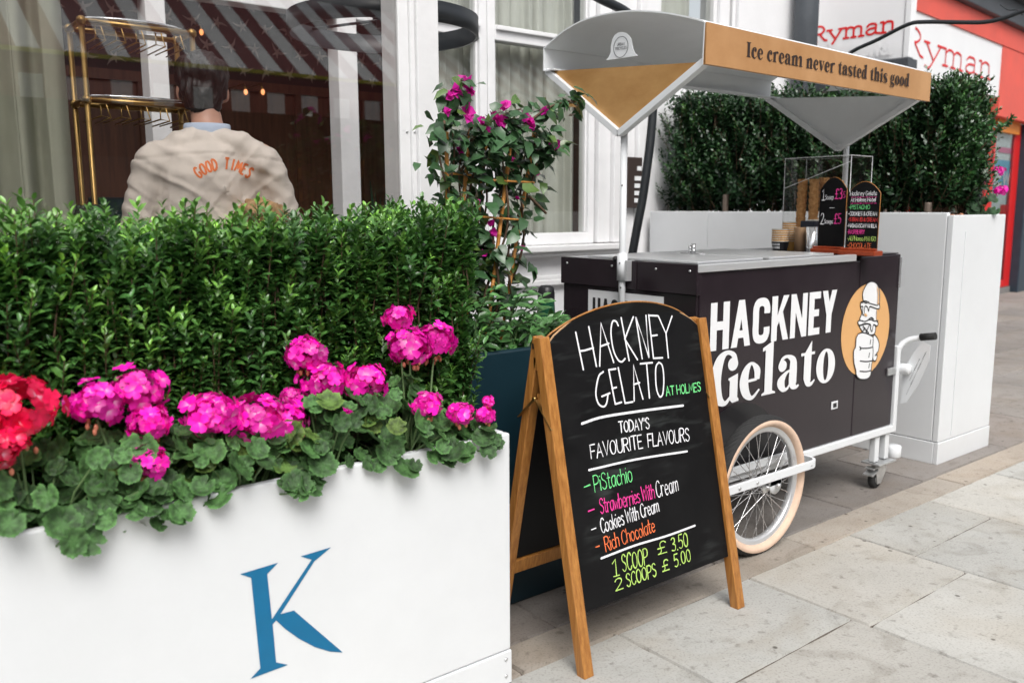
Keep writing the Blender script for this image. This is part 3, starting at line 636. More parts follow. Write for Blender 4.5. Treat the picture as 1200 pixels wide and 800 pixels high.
    # right jamb and fluted pilaster
    xa = mx(699); pi = MB(); pi.box(xa, xa + .10, YF - .02, YF + .1, 1.04, ZH - .002); pi.box(xa + .102, xa + .17, YF - .05, YF + .1, 1.04, ZH - .002); pi.box(xa + .172, xa + .30, YF - .03, YF + .1, 0, ZH - .002); pi.box(xa + .302, xa + .36, YF - .06, YF + .1, 0, ZH - .002)
    P(pi, 'pilaster', M['white2'], bev=.006)
    # upper window to the right of the pilaster
    def upper(xa, xb):
        fr = MB(); t = .035; fr.box(xa, xa + t, YF + .03, YF + .1, 2.302, 3.298); fr.box(xb - t, xb, YF + .03, YF + .1, 2.302, 3.298); fr.box(xa + t, xb - t, YF + .03, YF + .1, 2.302, 2.35)
        o = P(fr, 'upper_window', M['white2'], bev=.003); MB().box(xa + t, xb - t, YF + .06, YF + .066, 2.35, 3.298).build('pane', M['glass2'], o)
    upper(4.31, 4.895); upper(4.995, 5.095)
    # room behind: panelled wall, bird wallpaper, floor
    MB().box(-3.0, 5.9, 5.6, 5.7, 0, 2.05).build('room_panelling', M['wood_d'], b)
    pn = MB()
    for i in range(16): pn.box(-2.9 + .5 * i, -2.9 + .5 * i + .035, 5.575, 5.598, 0, 2.0)
    pn.box(-3, 5.1, 5.57, 5.598, 2.0, 2.06); pn.box(-3, 5.1, 5.57, 5.598, 1.0, 1.04); pn.build('room_moulding', M['wood_d'], b)
    MB().box(-3.0, 5.9, 5.6, 5.7, 2.052, 3.6).build('room_wallpaper', M['wallp'], b)
    bd = MB()
    shp = [(0, .5), (.12, .15), (.5, .28), (.95, .6), (.55, .05), (.2, -.12), (.35, -.6), (.02, -.3), (-.3, -.62), (-.16, -.1), (-.5, .05), (-.95, .5), (-.5, .26), (-.12, .16)]
    for r_ in range(7):
        for c_ in range(34):
            cx = -1.3 + c_ * .155 + (r_ % 2) * .077; cz = 2.13 + r_ * .135; an = random.uniform(-.7, .7) + (math.pi if (r_ + c_) % 3 == 0 else 0); k = .062
            bd.add([(cx + k * (x * math.cos(an) - z * math.sin(an)), 5.597, cz + k * (x * math.sin(an) + z * math.cos(an))) for x, z in shp], [tuple(range(len(shp)))])
    bd.build('wallpaper_birds', M['bird'], b)
    MB().box(-3.0, 5.9, YF + .182, 5.598, 3.0, 3.1).build('room_ceiling', M['wood_d'], b)
    return b
REST = restaurant()

def curtain(name, xa, xb, y, z0, z1, amp, wl, m, label, ph=0, cat='curtain', group=None):
    n = int((xb - xa) / wl * 14); V = []; F = []
    for i in range(n + 1):
        x = xa + (xb - xa) * i / n; q = x / wl * 2 * math.pi
        for j in range(13):
            z = z0 + (z1 - z0) * j / 12
            d = amp * (math.sin(q + ph + .5 * math.sin(q * .37)) + .35 * math.sin(q * 2.3 + 1) + .4 * noise.noise((x * 3, z * .5, ph)))
            V.append((x + .3 * amp * math.cos(q * 1.3 + z * .4), y + d * (1.08 - .1 * j / 12), z))
    for i in range(n):
        for j in range(12): F.append((i * 13 + j, (i + 1) * 13 + j, (i + 1) * 13 + j + 1, i * 13 + j + 1))
    mb = MB(); mb.add(V, F, True); o = mb.build(name, m)
    s = o.modifiers.new('t', 'SOLIDIFY'); s.thickness = .003
    return tag(o, label, cat, group)
curtain('curtain', -2.0, at(82, 150, 'Y', 2.95)[0], 2.95, .1, 2.55, .035, .105, M['curtain'], 'grey green curtain hanging in folds at the left end of the glass screen')
mx = lambda px: at(px, 200, 'Y', 4.06)[0]
curtain('sheer_curtain', 2.42, mx(566), 4.07, .9, 3.0, .022, .10, M['sheer'], 'pale sheer curtain behind the narrow sash beside the corner post', 1)
curtain('sheer_curtain', mx(580), mx(672), 4.06, .9, 3.0, .024, .085, M['sheer'], 'pale sheer curtain filling the wide sash window behind the bougainvillea', 2)
curtain('sheer_curtain', 4.30, 4.80, 4.08, 2.2, 3.25, .02, .12, M['sheer'], 'pale blind of folds behind the upper window above the cart canopy', 2)

# intercom plate by the door
def intercom():
    p = at(735.5, 184, 'Y', 3.83); q = at(751, 240, 'Y', 3.83)
    t = empty('door_intercom', (p[0], 3.83, q[2]), 'brown intercom plate with a column of white name labels on the white pilaster', 'intercom')
    MB().box(p[0], q[0], 3.823, 3.838, q[2] - .02, p[2]).build('plate', mat('bronze_plate', (.075, .055, .05), .45, .4), t, .003)
    h = p[2] - q[2]; w_ = q[0] - p[0]
    for i in range(5):
        z = p[2] - .04 - h * (.05 if i == 0 else .26 + .155 * (i - 1)); MB().box(p[0] + w_ * (.62 if i == 0 else .45), p[0] + w_ * .92, 3.819, 3.8225, z - .026, z).build('name_label', M['whitep'], t)
intercom()

# drainpipe
dp = empty('drainpipe', (5.73, 3.82, 0), 'dark grey drainpipe down the end of the white building', 'drainpipe')
MB().tube([(5.73, 3.80, 0), (5.73, 3.80, 5.4)], .085, 20).build('pipe', M['slate'], dp)
MB().lathe([(.088, 1.9), (.1, 1.91), (.1, 1.99), (.088, 2.0)], (5.73, 3.80, 0), 'Z', 20).build('collar', M['slate'], dp)

# ------------------------------------------------------------------ stationer's shop
ANG = R(6.5)
SO = np.array([13.2, 5.42, 0.]); ST = np.array([math.cos(ANG), math.sin(ANG), 0]); SN = np.array([math.sin(ANG), -math.cos(ANG), 0])
def shop():
    b = empty('stationery_shop', tuple(SO), 'stationery shop with a white and red fascia reading Ryman and a red framed window', 'shop', rz=ANG)
    def loc(px, py, out=0):   # local (s, z) of a photo pixel on the front moved out by `out`
        p = at_plane(px, py, SO + SN * out, SN) - SO; return float(p @ ST), float(p[2])
    def bx(m, s0, s1, o0, o1, z0, z1):
        v = [SO + ST * s + SN * o + np.array([0, 0, z]) for z in (z0, z1) for o in (o1, o0) for s in (s0, s1)]
        m.add(v, [(0, 2, 3, 1), (4, 5, 7, 6), (0, 1, 5, 4), (2, 6, 7, 3), (0, 4, 6, 2), (1, 3, 7, 5)]); return m
    sR, zB = loc(1170, 114, .12); _, zT = loc(1170, 52, .12)
    zT = zT
    bx(MB(), -7.2, sR, 0, .12, zB, zT).build('fascia', M['signw'], b)
    bx(MB(), -7.2, 3.5, -.02, .14, zT + .002, zT + .27).build('fascia_band', M['salmon'], b)
    s2 = loc(1212, 100, .13)[0]
    zl = loc(1180, 138, .13)[1]
    bx(MB(), sR + .003, s2 + 1.2, -.02, .13, zl, zT).build('fascia_end', M['salmon'], b)
    c = MB(); bx(c, -7.2, 4, -.1, .22, zT + .275, zT + .55); bx(c, -7.2, 4, -.1, .34, zT + .552, zT + .70); bx(c, -7.2, 4, -.1, .28, zT + .702, zT + .9); bx(c, -7.2, 4, -.1, .42, zT + .902, zT + 1.0)
    c.build('cornice', M['slate'], b, .01)
    bx(MB(), -7.2, 5, -.3, -.1, zT + .28, 8).build('upper_wall', M['brick'], b)
    # fascia lettering traced onto the board: pixel columns of the letters
    ik = Ink(SO + SN * .121, ST, (0, 0, 1), .004)
    x0, z0 = ik.uv(1063, 77.0); x1, z1 = ik.uv(1161, 96); zt = ik.uv(1152, 72.5)[1]; zb_ = ik.uv(1152, 91)[1]
    h = (zt - zb_) / .66
    sk_text(ik, 'Ryman', (x0 - .12, zb_), (1, 0), h, .046 * h / .5, x1 - x0 + .12, gap=.6, cap=True, font=SLAB)
    ik.build('lettering', M['signr'], b)
    # lower front: red frames, poster window, riser
    def px(a, o=0): return loc(a, 250, o)[0]
    zf = loc(1180, 332, 0)[1]; zr = loc(1180, 349, 0)[1]
    a0, a1, a2, a3 = px(1154), px(1163), px(1184), px(1191)
    f = MB(); bx(f, a0, a1, -.06, -.02, zf - .05, zl); bx(f, a2, a3, -.06, -.02, zf - .05, zl); bx(f, a1 + .002, a2 - .002, -.06, -.022, zf - .05, zf + .06); bx(f, a0 - 2.6, a0 - 2.45, -.06, .03, 0, zl); bx(f, a0 - 2.44, a0 - .002, -.06, .03, zf - .05, zf + .06)
    w_ = f.build('window_frame', M['red'], b, .01)
    bx(MB(), a1, a2, -.03, -.022, zf + .06, zl).build('pane', M['glass2'], w_); bx(MB(), a0 - 2.45, a0, -.03, -.022, zf + .06, zl).build('pane', M['glass2'], w_)
    bx(MB(), a0 - 2.6, a3 - .02, -.05, .0, 0, zf - .052).build('stall_riser', M['riser'], b)
    bx(MB(), a1 - .1, a2 + .06, -.018, .02, loc(1180, 156)[1], loc(1180, 138)[1]).build('light_box', M['amber'], b)
    bx(MB(), a1 + .01, a2 - .1, -.16, -.15, zf + .06, loc(1180, 272)[1]).build('timber_backing', M['oak'], b)
    po = bx(MB(), a1 - .02, a2 - .04, -.07, -.06, loc(1180, 283)[1], loc(1180, 156)[1]).build('poster', M['poster'], b)
    ip = Ink(SO - SN * .06, ST, (0, 0, 1), .004)
    def rect(i, xa, ya, xb, yb): p = i.uv(xa, ya); q = i.uv(xb, yb); i.poly([(p[0], q[1]), (q[0], q[1]), (q[0], p[1]), (p[0], p[1])])
    rect(ip, 1160, 186, 1184, 226); ip.build('poster_panel', M['cyan'], po)
    ip2 = Ink(SO - SN * .06, ST, (0, 0, 1), .010); a_ = ip2.uv(1159, 216); b_ = ip2.uv(1183, 200); sk_text(ip2, 'NEW', a_, (1, 0), b_[1] - a_[1], .055, b_[0] - a_[0], gap=2); ip2.build('poster_lettering', M['whitep'], po)
    ip3 = Ink(SO - SN * .06, ST, (0, 0, 1), .006); rect(ip3, 1172, 240, 1183, 262); ip3.build('red_sticker', M['red'], po)
    ip4 = Ink(SO - SN * .06, ST, (0, 0, 1), .008); rect(ip4, 1170, 172, 1187, 181); ip4.build('pink_strip', M['pinkp'], po)
    bx(MB(), a0 - 2.6, a3 + 3, -1.2, -1.0, 0, zl + .3).build('shop_interior', mat('shop_interior', (.25, .2, .17), .8, var=.4, scale=3), b)
    bx(MB(), a3 + .003, a3 + .8, -.1, .10, 0, zl - .003).build('blue_pilaster', mat('navy_pilaster', (.025, .045, .065), .45, var=.15), b, .01)
    # projecting sign at right angles to the front
    tR = at_plane(1068, 20, SO - ST * 5.0, ST); 
    return b
SHOP = shop()

def projecting_sign():
    base = SO + ST * (float((at_plane(944, 20, SO, SN) - SO) @ ST) - .15)
    R_ = lambda x, y: at_plane(x, y, base, ST)
    p = R_(1068, 20); q = R_(1067, 67)
    o1 = float((p - base) @ SN); zb = float(q[2]); o0 = .10
    b = empty('projecting_sign', tuple(base + SN * o0 + np.array([0, 0, zb])), 'white projecting shop sign with red Ryman lettering over the hedge', 'sign', rz=ANG)
    def bx(m, s0, s1, a, c, z0, z1):
        v = [base + ST * s + SN * o + np.array([0, 0, z]) for z in (z0, z1) for o in (c, a) for s in (s0, s1)]
        return m.add(v, [(0, 2, 3, 1), (4, 5, 7, 6), (0, 1, 5, 4), (2, 6, 7, 3), (0, 4, 6, 2), (1, 3, 7, 5)])
    bx(MB(), 0, .10, o0, o1, zb, zb + 1.5).build('panel', M['signw'], b, .006)
    rim = MB(); bx(rim, -.006, -.001, o1 - .05, o1 - .045, zb, zb + 1.5); rim.build('panel_seam', M['galv'], b)
    ik = Ink(base - ST * .0, -SN * -1, (0, 0, 1), .003)
    if ik.n @ ST > 0: ik.z = -.003
    a = ik.uv(951, 51); c = ik.uv(1050, 36.5); h = ik.uv(960, 32)[1] - a[1]
    d = (c[0] - a[0], c[1] - a[1])
    if ik.n @ ST > 0:
        st = ik.stroke
        def neg(pts, wd, smooth=False, cap=False, sub=6): ik.z -= .00008; st(pts, wd, smooth, cap, sub)
        ik.stroke = neg
    sk_text(ik, 'Ryman', a, d, h, .018, math.hypot(*d), gap=.5, font=SLAB); ik.build('lettering', M['signr'], b)
    # black under-panel with the word in white
    za = zb - .005; k = bx(MB(), -.03, .16, o0, o1 + .01, za - .20, za).build('under_panel', M['slate'], b, .006)
    i2 = Ink(base - ST * .03, SN, (0, 0, 1), .003)
    if i2.n @ ST > 0:
        i2.z = -.003; st2 = i2.stroke
        def neg2(pts, wd, smooth=False, cap=False, sub=6): i2.z -= .00008; st2(pts, wd, smooth, cap, sub)
        i2.stroke = neg2
    e = i2.uv(1050, 62.5); f = i2.uv(1013, 65.5); dd = (e[0] - f[0], e[1] - f[1]); l = math.hypot(*dd); u = (dd[0] / l, dd[1] / l); full = l * 9.4 / 3.9
    sk_text(i2, 'Stationer', (e[0] - u[0] * full, e[1] - u[1] * full), u, .125, .024, full); i2.build('under_lettering', M['whitep'], k)
projecting_sign()

# shop awning further along
def far_awning():
    b = empty('white_awning', tuple(SO + ST * 3.6 + SN * .5 + np.array([0, 0, 4.0])), 'white striped awning high above the red shop front', 'awning', rz=ANG)
    m = MB(); g = MB()
    for i in range(26):
        s0 = 1.0 + i * .18; pts = [SO + ST * s + SN * o + np.array([0, 0, z]) for s, o, z in ((s0, .5, 4.98), (s0 + .18, .5, 4.98), (s0 + .18, 2.2, 4.45), (s0, 2.2, 4.45))]
        (m if i % 2 else g).add(pts, [(0, 1, 2, 3)])
    m.build('white_stripes', M['signw'], b); g.build('grey_stripes', M['grey'], b)
far_awning()

# ------------------------------------------------------------------ front flower trough
YP = 1.697
def trough():
    t = empty('flower_trough', (.4, 1.95, 0), 'long white flower trough with a blue letter K on its front', 'planter')
    x0, x1, y0, y1, h = -1.6, 1.342, YP, 2.42, .685
    m = MB()
    m.box(x0, x1, y0, y0 + .022, .099, h); m.box(x0, x1, y1 - .022, y1, .0, h); m.box(x1 - .022, x1, y0 + .024, y1 - .024, .0, h); m.box(x0, x0 + .022, y0 + .024, y1 - .024, .0, h)
    m.build('body', M['white'], t, .005, 3)
    k = MB(); k.box(x0, x1 + .002, y0 - .002, y0 + .022, .004, .0965); kp = k.build('kick_panel', M['white'], t, .003)
    for z in (.028, .075): MB().lathe([(.005, 0), (.005, -.0015), (.003, -.003), (.0001, -.003)], (x1 - .018, y0 - .002, z), 'Y', 12).build('screw', M['galv'], kp)
    l = MB(); l.box(x0 + .025, x1 - .025, y0 + .026, y0 + .034, .3, h - .012); l.build('liner', M['teal'], t)
    MB().box(x0 + .03, x1 - .03, y0 + .036, y1 - .03, .55, .62).build('soil', M['soil'], t)
    # the letter, traced from the front panel
    ik = Ink((0, y0, 0), (1, 0, 0), (0, 0, 1), .0012)
    K = [(5, 198), (215, 135), (155, 197), (181, 446), (400, 118), (340, 100), (507, 50), (414, 128), (228, 418), (302, 398)]
    Kb = [(572, 629), (500, 624), (420, 600), (330, 553), (255, 500), (204, 452), (185, 474), (204, 684), (270, 697), (62, 775), (117, 716), (66, 218)]
    ik.poly([ik.uv(280 + a * 130 / 612, 630 + b * 170 / 800) for a, b in K + Kb][::-1]); ik.build('letter_k', M['blue'], t)
    return t
trough()

# ------------------------------------------------------------------ hedges
def shoots_mesh(name, label, box, n, llen, leafL, nl, parent_mat, dark, tipc, up_bias=1.0, holes=.0, T=LEAF_T, F=LEAF_F, seed=3, grp=None, keep=None, wratio=.36, inner=0.35, slope=0.):
    g = np.random.default_rng(seed); x0, x1, y0, y1, z0, z1 = box; zof = lambda y: 1 + slope * (np.asarray(y) - y0) / (y1 - y0)
    P = np.stack([g.uniform(x0, x1, n), g.uniform(y0, y1, n), g.uniform(z0, z1 - llen * .6, n)], 1)
    # push most shoots to the outer skin
    face = g.random(n); c = np.array([(x0 + x1) / 2, (y0 + y1) / 2, 0]); out = np.zeros((n, 3))
    dep = np.abs(g.normal(0, .035, n))
    a = face < .48; P[a, 1] = y0 + dep[a]; out[a] = (0, -1, 0)
    a = (face >= .48) & (face < .56); P[a, 0] = x1 - dep[a]; out[a] = (1, 0, 0)
    a = (face >= .56) & (face < .72); P[a, 2] = z1 - llen - dep[a]; out[a] = (0, 0, 1)
    a = (face >= .72) & (face < .86); P[a, 0] = x0 + dep[a]; out[a] = (-1, 0, 0)
    if keep is not None:
        k = keep(P); P = P[k]; out = out[k]; n = len(P)
    # lumpy outline
    lump = np.array([noise.noise((p[0] * 4, p[1] * 4, p[2] * 4 + seed)) for p in P]); P = P + out * (lump * .04)[:, None]
    P[:, 2] = z0 + (P[:, 2] - z0) * zof(P[:, 1])
    D = nrm(np.array([0, 0, up_bias]) + out * g.uniform(.1, .75, n)[:, None] + g.normal(0, .28, (n, 3)))
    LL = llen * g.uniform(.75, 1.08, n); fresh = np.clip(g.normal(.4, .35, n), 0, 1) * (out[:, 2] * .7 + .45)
    PP = []; AA = []; NN = []; L = []; W = []; C = []
    for k in range(nl):
        t = (k + .5) / nl; an = k * 2.399 + g.uniform(0, 6.28, n) * (k == 0) + np.arange(n) * 1.7
        h = np.where(np.abs(D[:, 2:3]) < .9, np.array([[0, 0, 1.]]), np.array([[1., 0, 0]])); u = nrm(np.cross(D, h)); q = np.cross(D, u)
        rad = u * np.cos(an)[:, None] + q * np.sin(an)[:, None]
        ax = nrm(rad * (1.0 - .45 * t) + D * (.25 + .75 * t) + g.normal(0, .12, (n, 3)))
        PP.append(P + D * (LL * t)[:, None]); AA.append(ax); NN.append(D * .9 - rad * .3 + g.normal(0, .15, (n, 3)))
        sz = leafL * g.uniform(.75, 1.2, n) * (1 - .45 * max(0, t - .6) / .4); L.append(sz); W.append(sz * wratio * g.uniform(.85, 1.15, n))
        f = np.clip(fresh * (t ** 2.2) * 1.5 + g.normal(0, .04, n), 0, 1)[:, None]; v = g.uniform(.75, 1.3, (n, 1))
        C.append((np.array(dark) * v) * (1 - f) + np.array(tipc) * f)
    m = leaves(np.concatenate(PP), np.concatenate(AA), np.concatenate(NN), np.concatenate(L), np.concatenate(W), np.concatenate(C), T, F)
    # loose inner leaves
    ni = int(n * nl * inner); Q = np.stack([g.uniform(x0 + .02, x1 - .02, ni), g.uniform(y0 + .03, y1 - .02, ni), g.uniform(z0, z1 - .05, ni)], 1)
    Q[:, 2] = z0 + (Q[:, 2] - z0) * zof(Q[:, 1])
    if keep is not None: Q = Q[keep(Q)]; ni = len(Q)
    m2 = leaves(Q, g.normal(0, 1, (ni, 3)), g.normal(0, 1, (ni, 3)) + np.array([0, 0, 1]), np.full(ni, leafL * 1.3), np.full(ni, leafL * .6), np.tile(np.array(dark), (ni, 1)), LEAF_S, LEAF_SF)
    V, Tr, Cc = cat_meshes([m, m2])
    h = empty(name, ((x0 + x1) / 2, (y0 + y1) / 2, z0), label, 'hedge', grp)
    fast('foliage', V, Tr, parent_mat, h, Cc)
    tw = MB()
    for i in range(0, n, 3): tw.tube([P[i] - D[i] * .05, P[i] + D[i] * LL[i]], [.0022, .0010], 5, False)
    tr = int((x1 - x0) * (y1 - y0) * 50) + 10
    for i in range(tr):
        x, y = g.uniform(x0 + .06, x1 - .06), g.uniform(y0 + .08, y1 - .06); q = [np.array([x, y, z0 - .03])]
        for s in range(5): q.append(q[-1] + np.array([g.normal(0, .02), g.normal(0, .02), (z1 - z0) * .18]))
        tw.tube(q, [.009, .008, .007, .006, .004, .003], 6, False)
    tw.build('stems', M['twig'], h)
    return h
DK1, TP1 = (.056, .155, .038), (.32, .66, .09)
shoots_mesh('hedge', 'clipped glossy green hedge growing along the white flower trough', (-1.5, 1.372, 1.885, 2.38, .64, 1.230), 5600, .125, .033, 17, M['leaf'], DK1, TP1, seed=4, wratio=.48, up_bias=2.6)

# ------------------------------------------------------------------ geraniums
def ger_leaf(c, n, r, g, tone):
    """round lobed leaf: centre, normal, radius"""
    n = nrm(n); h = np.array([0, 0, 1.]) if abs(n[2]) < .9 else np.array([1., 0, 0]); u = nrm(np.cross(n, h)); q = np.cross(n, u); a0 = g.uniform(0, 6.28); K = 63
    V = [c]; C = [tone * 1.15]; cup = g.uniform(.05, .28)
    for rr, dark in ((.35, 1.05), (.62, .58), (.82, .95), (1, 1.5)):
        for k in range(K):
            a = 2 * math.pi * k / K; lob = math.cos(a * 7); sc = (1 + .05 * lob * rr + .042 * math.cos(a * 21) * rr)
            gap = 1 - .5 * math.exp(-((a - math.pi) / .16) ** 2) * rr
            R_ = r * rr * sc * gap; z = r * (cup * rr * rr + .075 * lob * rr * rr + .05 * math.sin(a * 3 + a0) * rr + .02 * math.cos(a * 21) * rr * rr)
            V.append(c + u * math.cos(a + a0) * R_ + q * math.sin(a + a0) * R_ + n * z); C.append(tone * dark * (1 + .22 * max(0, lob) ** 4 - .10 * (1 - lob) / 2))
    T = [(0, 1 + k, 1 + (k + 1) % K) for k in range(K)]
    for i in range(3):
        for k in range(K):
            a, b = 1 + i * K + k, 1 + i * K + (k + 1) % K; T += [(a, a + K, b + K), (a, b + K, b)]
    return np.array(V), np.array(T), np.array(C)

def flower_head(c, r, g, col, n=None):
    """umbel of five-petalled florets"""
    out = []; n = n or int(30 + 420 * r)
    ph = g.uniform(0, 50, 3)
    for i in range(n):
        if g.random() < .10: continue
        z = 1 - 1.75 * (i + .5) / n; a = i * 2.39996; s = math.sqrt(max(0, 1 - z * z)); d = np.array([s * math.cos(a), s * math.sin(a), z]) + g.normal(0, .16, 3); d = nrm(d)
        p = c + d * r * np.array([1, 1, .74]) * g.uniform(.62, 1.12) * (1 + .34 * noise.noise(Vector(d * 1.5 + ph))) + g.normal(0, r * .07, 3); fr = g.uniform(.0135, .021) * (r / .05) ** .35
        h = np.array([0, 0, 1.]) if abs(d[2]) < .9 else np.array([1., 0, 0]); u = nrm(np.cross(d, h)); q = np.cross(d, u); b0 = g.uniform(0, 6.28); tone = np.array(col) * g.uniform(.55, 1.2)
        for k in range(5):
            an = b0 + k * 1.2566 + g.normal(0, .08); ax = u * math.cos(an) + q * math.sin(an); sd = np.cross(d, ax); lift = g.uniform(.05, .45)
            base = p; L = fr * g.uniform(.9, 1.1); Wd = fr * .52
            V = [base, base + ax * L * .45 - sd * Wd * .75 + d * L * (.16 + lift * .3), base + ax * L * .5 + d * L * .06 + d * lift * L * .4, base + ax * L * .45 + sd * Wd * .75 + d * L * (.16 + lift * .3),
                 base + ax * L * .9 - sd * Wd * .8 + d * L * lift, base + ax * L * 1.04 + d * L * (lift - .12), base + ax * L * .9 + sd * Wd * .8 + d * L * lift]
            T = [(0, 2, 1), (0, 3, 2), (1, 2, 5), (1, 5, 4), (2, 3, 6), (2, 6, 5)]
            pale = np.array([.9, .62, .78]) if g.random() < .35 else tone
            C = [pale * .7 + tone * .3] + [tone * .9 + pale * .1] * 3 + [tone] * 3
            out.append((np.array(V), np.array(T), np.array(C)))
    return cat_meshes(out)

MAG, RED = (.98, .008, .50), (.96, .006, .095)
def geranium(label, xc, xr, nleaf, heads, col, seed, y=1.755, zr=(.635, .80), grp='geraniums planted along the white trough', depth=.085, drop=.06):
    g = np.random.default_rng(seed); t = empty('geranium', (xc, y, .62), label, 'flower', grp)
    out = []; st = MB()
    for i in range(int(nleaf * 1.8)):
        while True:
            a, b, c = g.uniform(-1, 1), g.uniform(-1, 1), g.uniform(0, 1)
            if a * a + (b * .6) ** 2 + (c * .85) ** 2 < 1.25: break
        p = np.array([xc + a * xr, y - .005 + b * depth, zr[0] + .03 + c * (zr[1] - zr[0]) - drop * max(0, -b - .35)])
        if p[1] < 1.705 and g.random() < .42: continue
        if p[1] < 1.712: p[2] = max(p[2], .650 + g.uniform(0, .03)); p[1] = min(p[1], 1.688)
        nn = np.array([a * .5 + g.normal(0, .42), -.6 + b * .25 + g.normal(0, .38), .85 + g.normal(0, .35)])
        tone = np.array([.058, .140, .038]) * g.uniform(.6, 1.5) + np.array([.05, .05, 0]) * (g.random() < .05)
        out.append(ger_leaf(p, nn, g.uniform(.016, .034), g, tone))
        if i % 2 == 0: st.tube([(xc + a * xr * .3, y + .01, .615), p * .6 + np.array([xc, y, .60]) * .4 + np.array([0, 0, .02]), p], [.003, .0022, .0018], 5, False)
    V, T, C = cat_meshes(out); fast('leaves', V, T, M['gleaf'], t, C)
    for (px, py, pr, yy) in heads:
        c = at(px, py, 'Y', yy); r = pr * np.linalg.norm(c - CAM) / FPX * .93
        V, T, C = flower_head(c, r, g, col); fast('flower_head', V, T, M['petal'], t, C)
        base = np.array([xc + (c[0] - xc) * .55, y, .62]); mid = (base + c) / 2 + np.array([0, 0, .02]); q = crom([base, mid, c - np.array([0, 0, r * .75])], 4); st.tube(q, .0026, 6)
        if pr < 26 or g.random() < .5:
            buds = MB()
            for k in range(6):
                a = g.uniform(0, 6.28); buds.sphere(c + np.array([r * .45 * math.cos(a), r * .45 * math.sin(a), -r * g.uniform(.8, 1.25)]), .0042, 5, (1, 1, 1.7))
            buds.build('buds', M['bud'], t)
    st.build('flower_stems', M['gstem'], t)
    return t
geranium('red pink geranium at the far left end of the white trough', .27, .22, 52, [(18, 478, 42, 1.74), (-2, 522, 27, 1.70), (-40, 500, 44, 1.75)], RED, 11, zr=(.60, .78), y=1.73, drop=.06)
geranium('magenta geranium with three stacked flower heads next to the red pink one', .47, .13, 34, [(112, 471, 27, 1.78), (160, 458, 31, 1.80), (173, 495, 23, 1.76)], MAG, 12, zr=(.64, .78))
geranium('low geranium with one small magenta flower hanging towards the trough rim', .43, .12, 30, [(175, 540, 19, 1.72)], MAG, 13, zr=(.63, .72), y=1.74)
geranium('magenta geranium with two wide flower heads above the letter K', .66, .14, 40, [(247, 487, 32, 1.76), (300, 490, 30, 1.75), (332, 495, 25, 1.76), (340, 464, 9, 1.80)], MAG, 14, zr=(.63, .76))
geranium('tall magenta geranium with flower heads rising in front of the hedge', .85, .13, 40, [(357, 415, 21, 1.84), (377, 446, 26, 1.82), (427, 446, 24, 1.80), (400, 487, 14, 1.78)], MAG, 15, zr=(.63, .80))
geranium('tallest geranium with two full magenta heads near the end of the trough', 1.05, .13, 42, [(467, 372, 16, 1.82), (480, 406, 26, 1.80), (508, 400, 24, 1.82), (499, 474, 17, 1.69)], MAG, 16, zr=(.63, .82))
geranium('small geranium with two little pink flower heads at the right corner of the trough', 1.22, .11, 34, [(540, 484, 14, 1.70), (569, 486, 10, 1.70), (572, 470, 5, 1.70)], MAG, 17, zr=(.62, .70))

# ------------------------------------------------------------------ teal planter, bougainvillea on canes
tp = empty('teal_planter', (1.75, 2.27, 0), 'dark teal square planter behind the chalkboard sign', 'planter')
m = MB(); m.box(1.46, 2.04, 2.06, 2.09, 0, .822); m.box(1.46, 2.04, 2.45, 2.48, 0, .822); m.box(1.46, 1.49, 2.092, 2.448, 0, .822); m.box(2.01, 2.04, 2.092, 2.448, 0, .822); m.build('body', M['teal'], tp, .006)
MB().box(1.492, 2.008, 2.092, 2.448, .70, .76).build('soil', M['soil'], tp)

cane_px = [((523, 240), (523, 156)), ((540, 262), (552, 148)), ((556, 290), (570, 166)), ((576, 345), (600, 154)), ((595, 345), (626, 157))]
tr = empty('bamboo_trellis', (1.75, 2.27, .76), 'bamboo cane trellis carrying the bougainvillea', 'trellis')
CANE = []
for i, (a, b) in enumerate(cane_px):
    y = 2.22 + .05 * (i % 3); q = at(*b, 'Y', y); p = at(*a, 'Y', y); d = (p - q) / (q[2] - p[2]); base = q + d * (q[2] - .77)
    base[0] = min(max(base[0], 1.52), 1.98); base = np.array([base[0], base[1], .765])
    CANE.append((base, q)); c = MB(); n = 9; pts = [base + (q - base) * k / n for k in range(n + 1)]; pp = []; rr = []
    for k, p_ in enumerate(pts): pp += [p_ - (q - base) * .004, p_, p_ + (q - base) * .004]; rr += [.0064, .0080, .0064]
    c.tube(pp, rr, 8); c.build('cane', M['bamboo'], tr)
for (a, b, yy) in (((574, 211), (626, 214), 2.20), ((566, 254), (612, 258), 2.20), ((519, 203), (552, 205), 2.25)):
    MB().tube([at(*a, 'Y', yy), at(*b, 'Y', yy)], .0035, 7).build('cross_cane', M['bamboo'], tr)

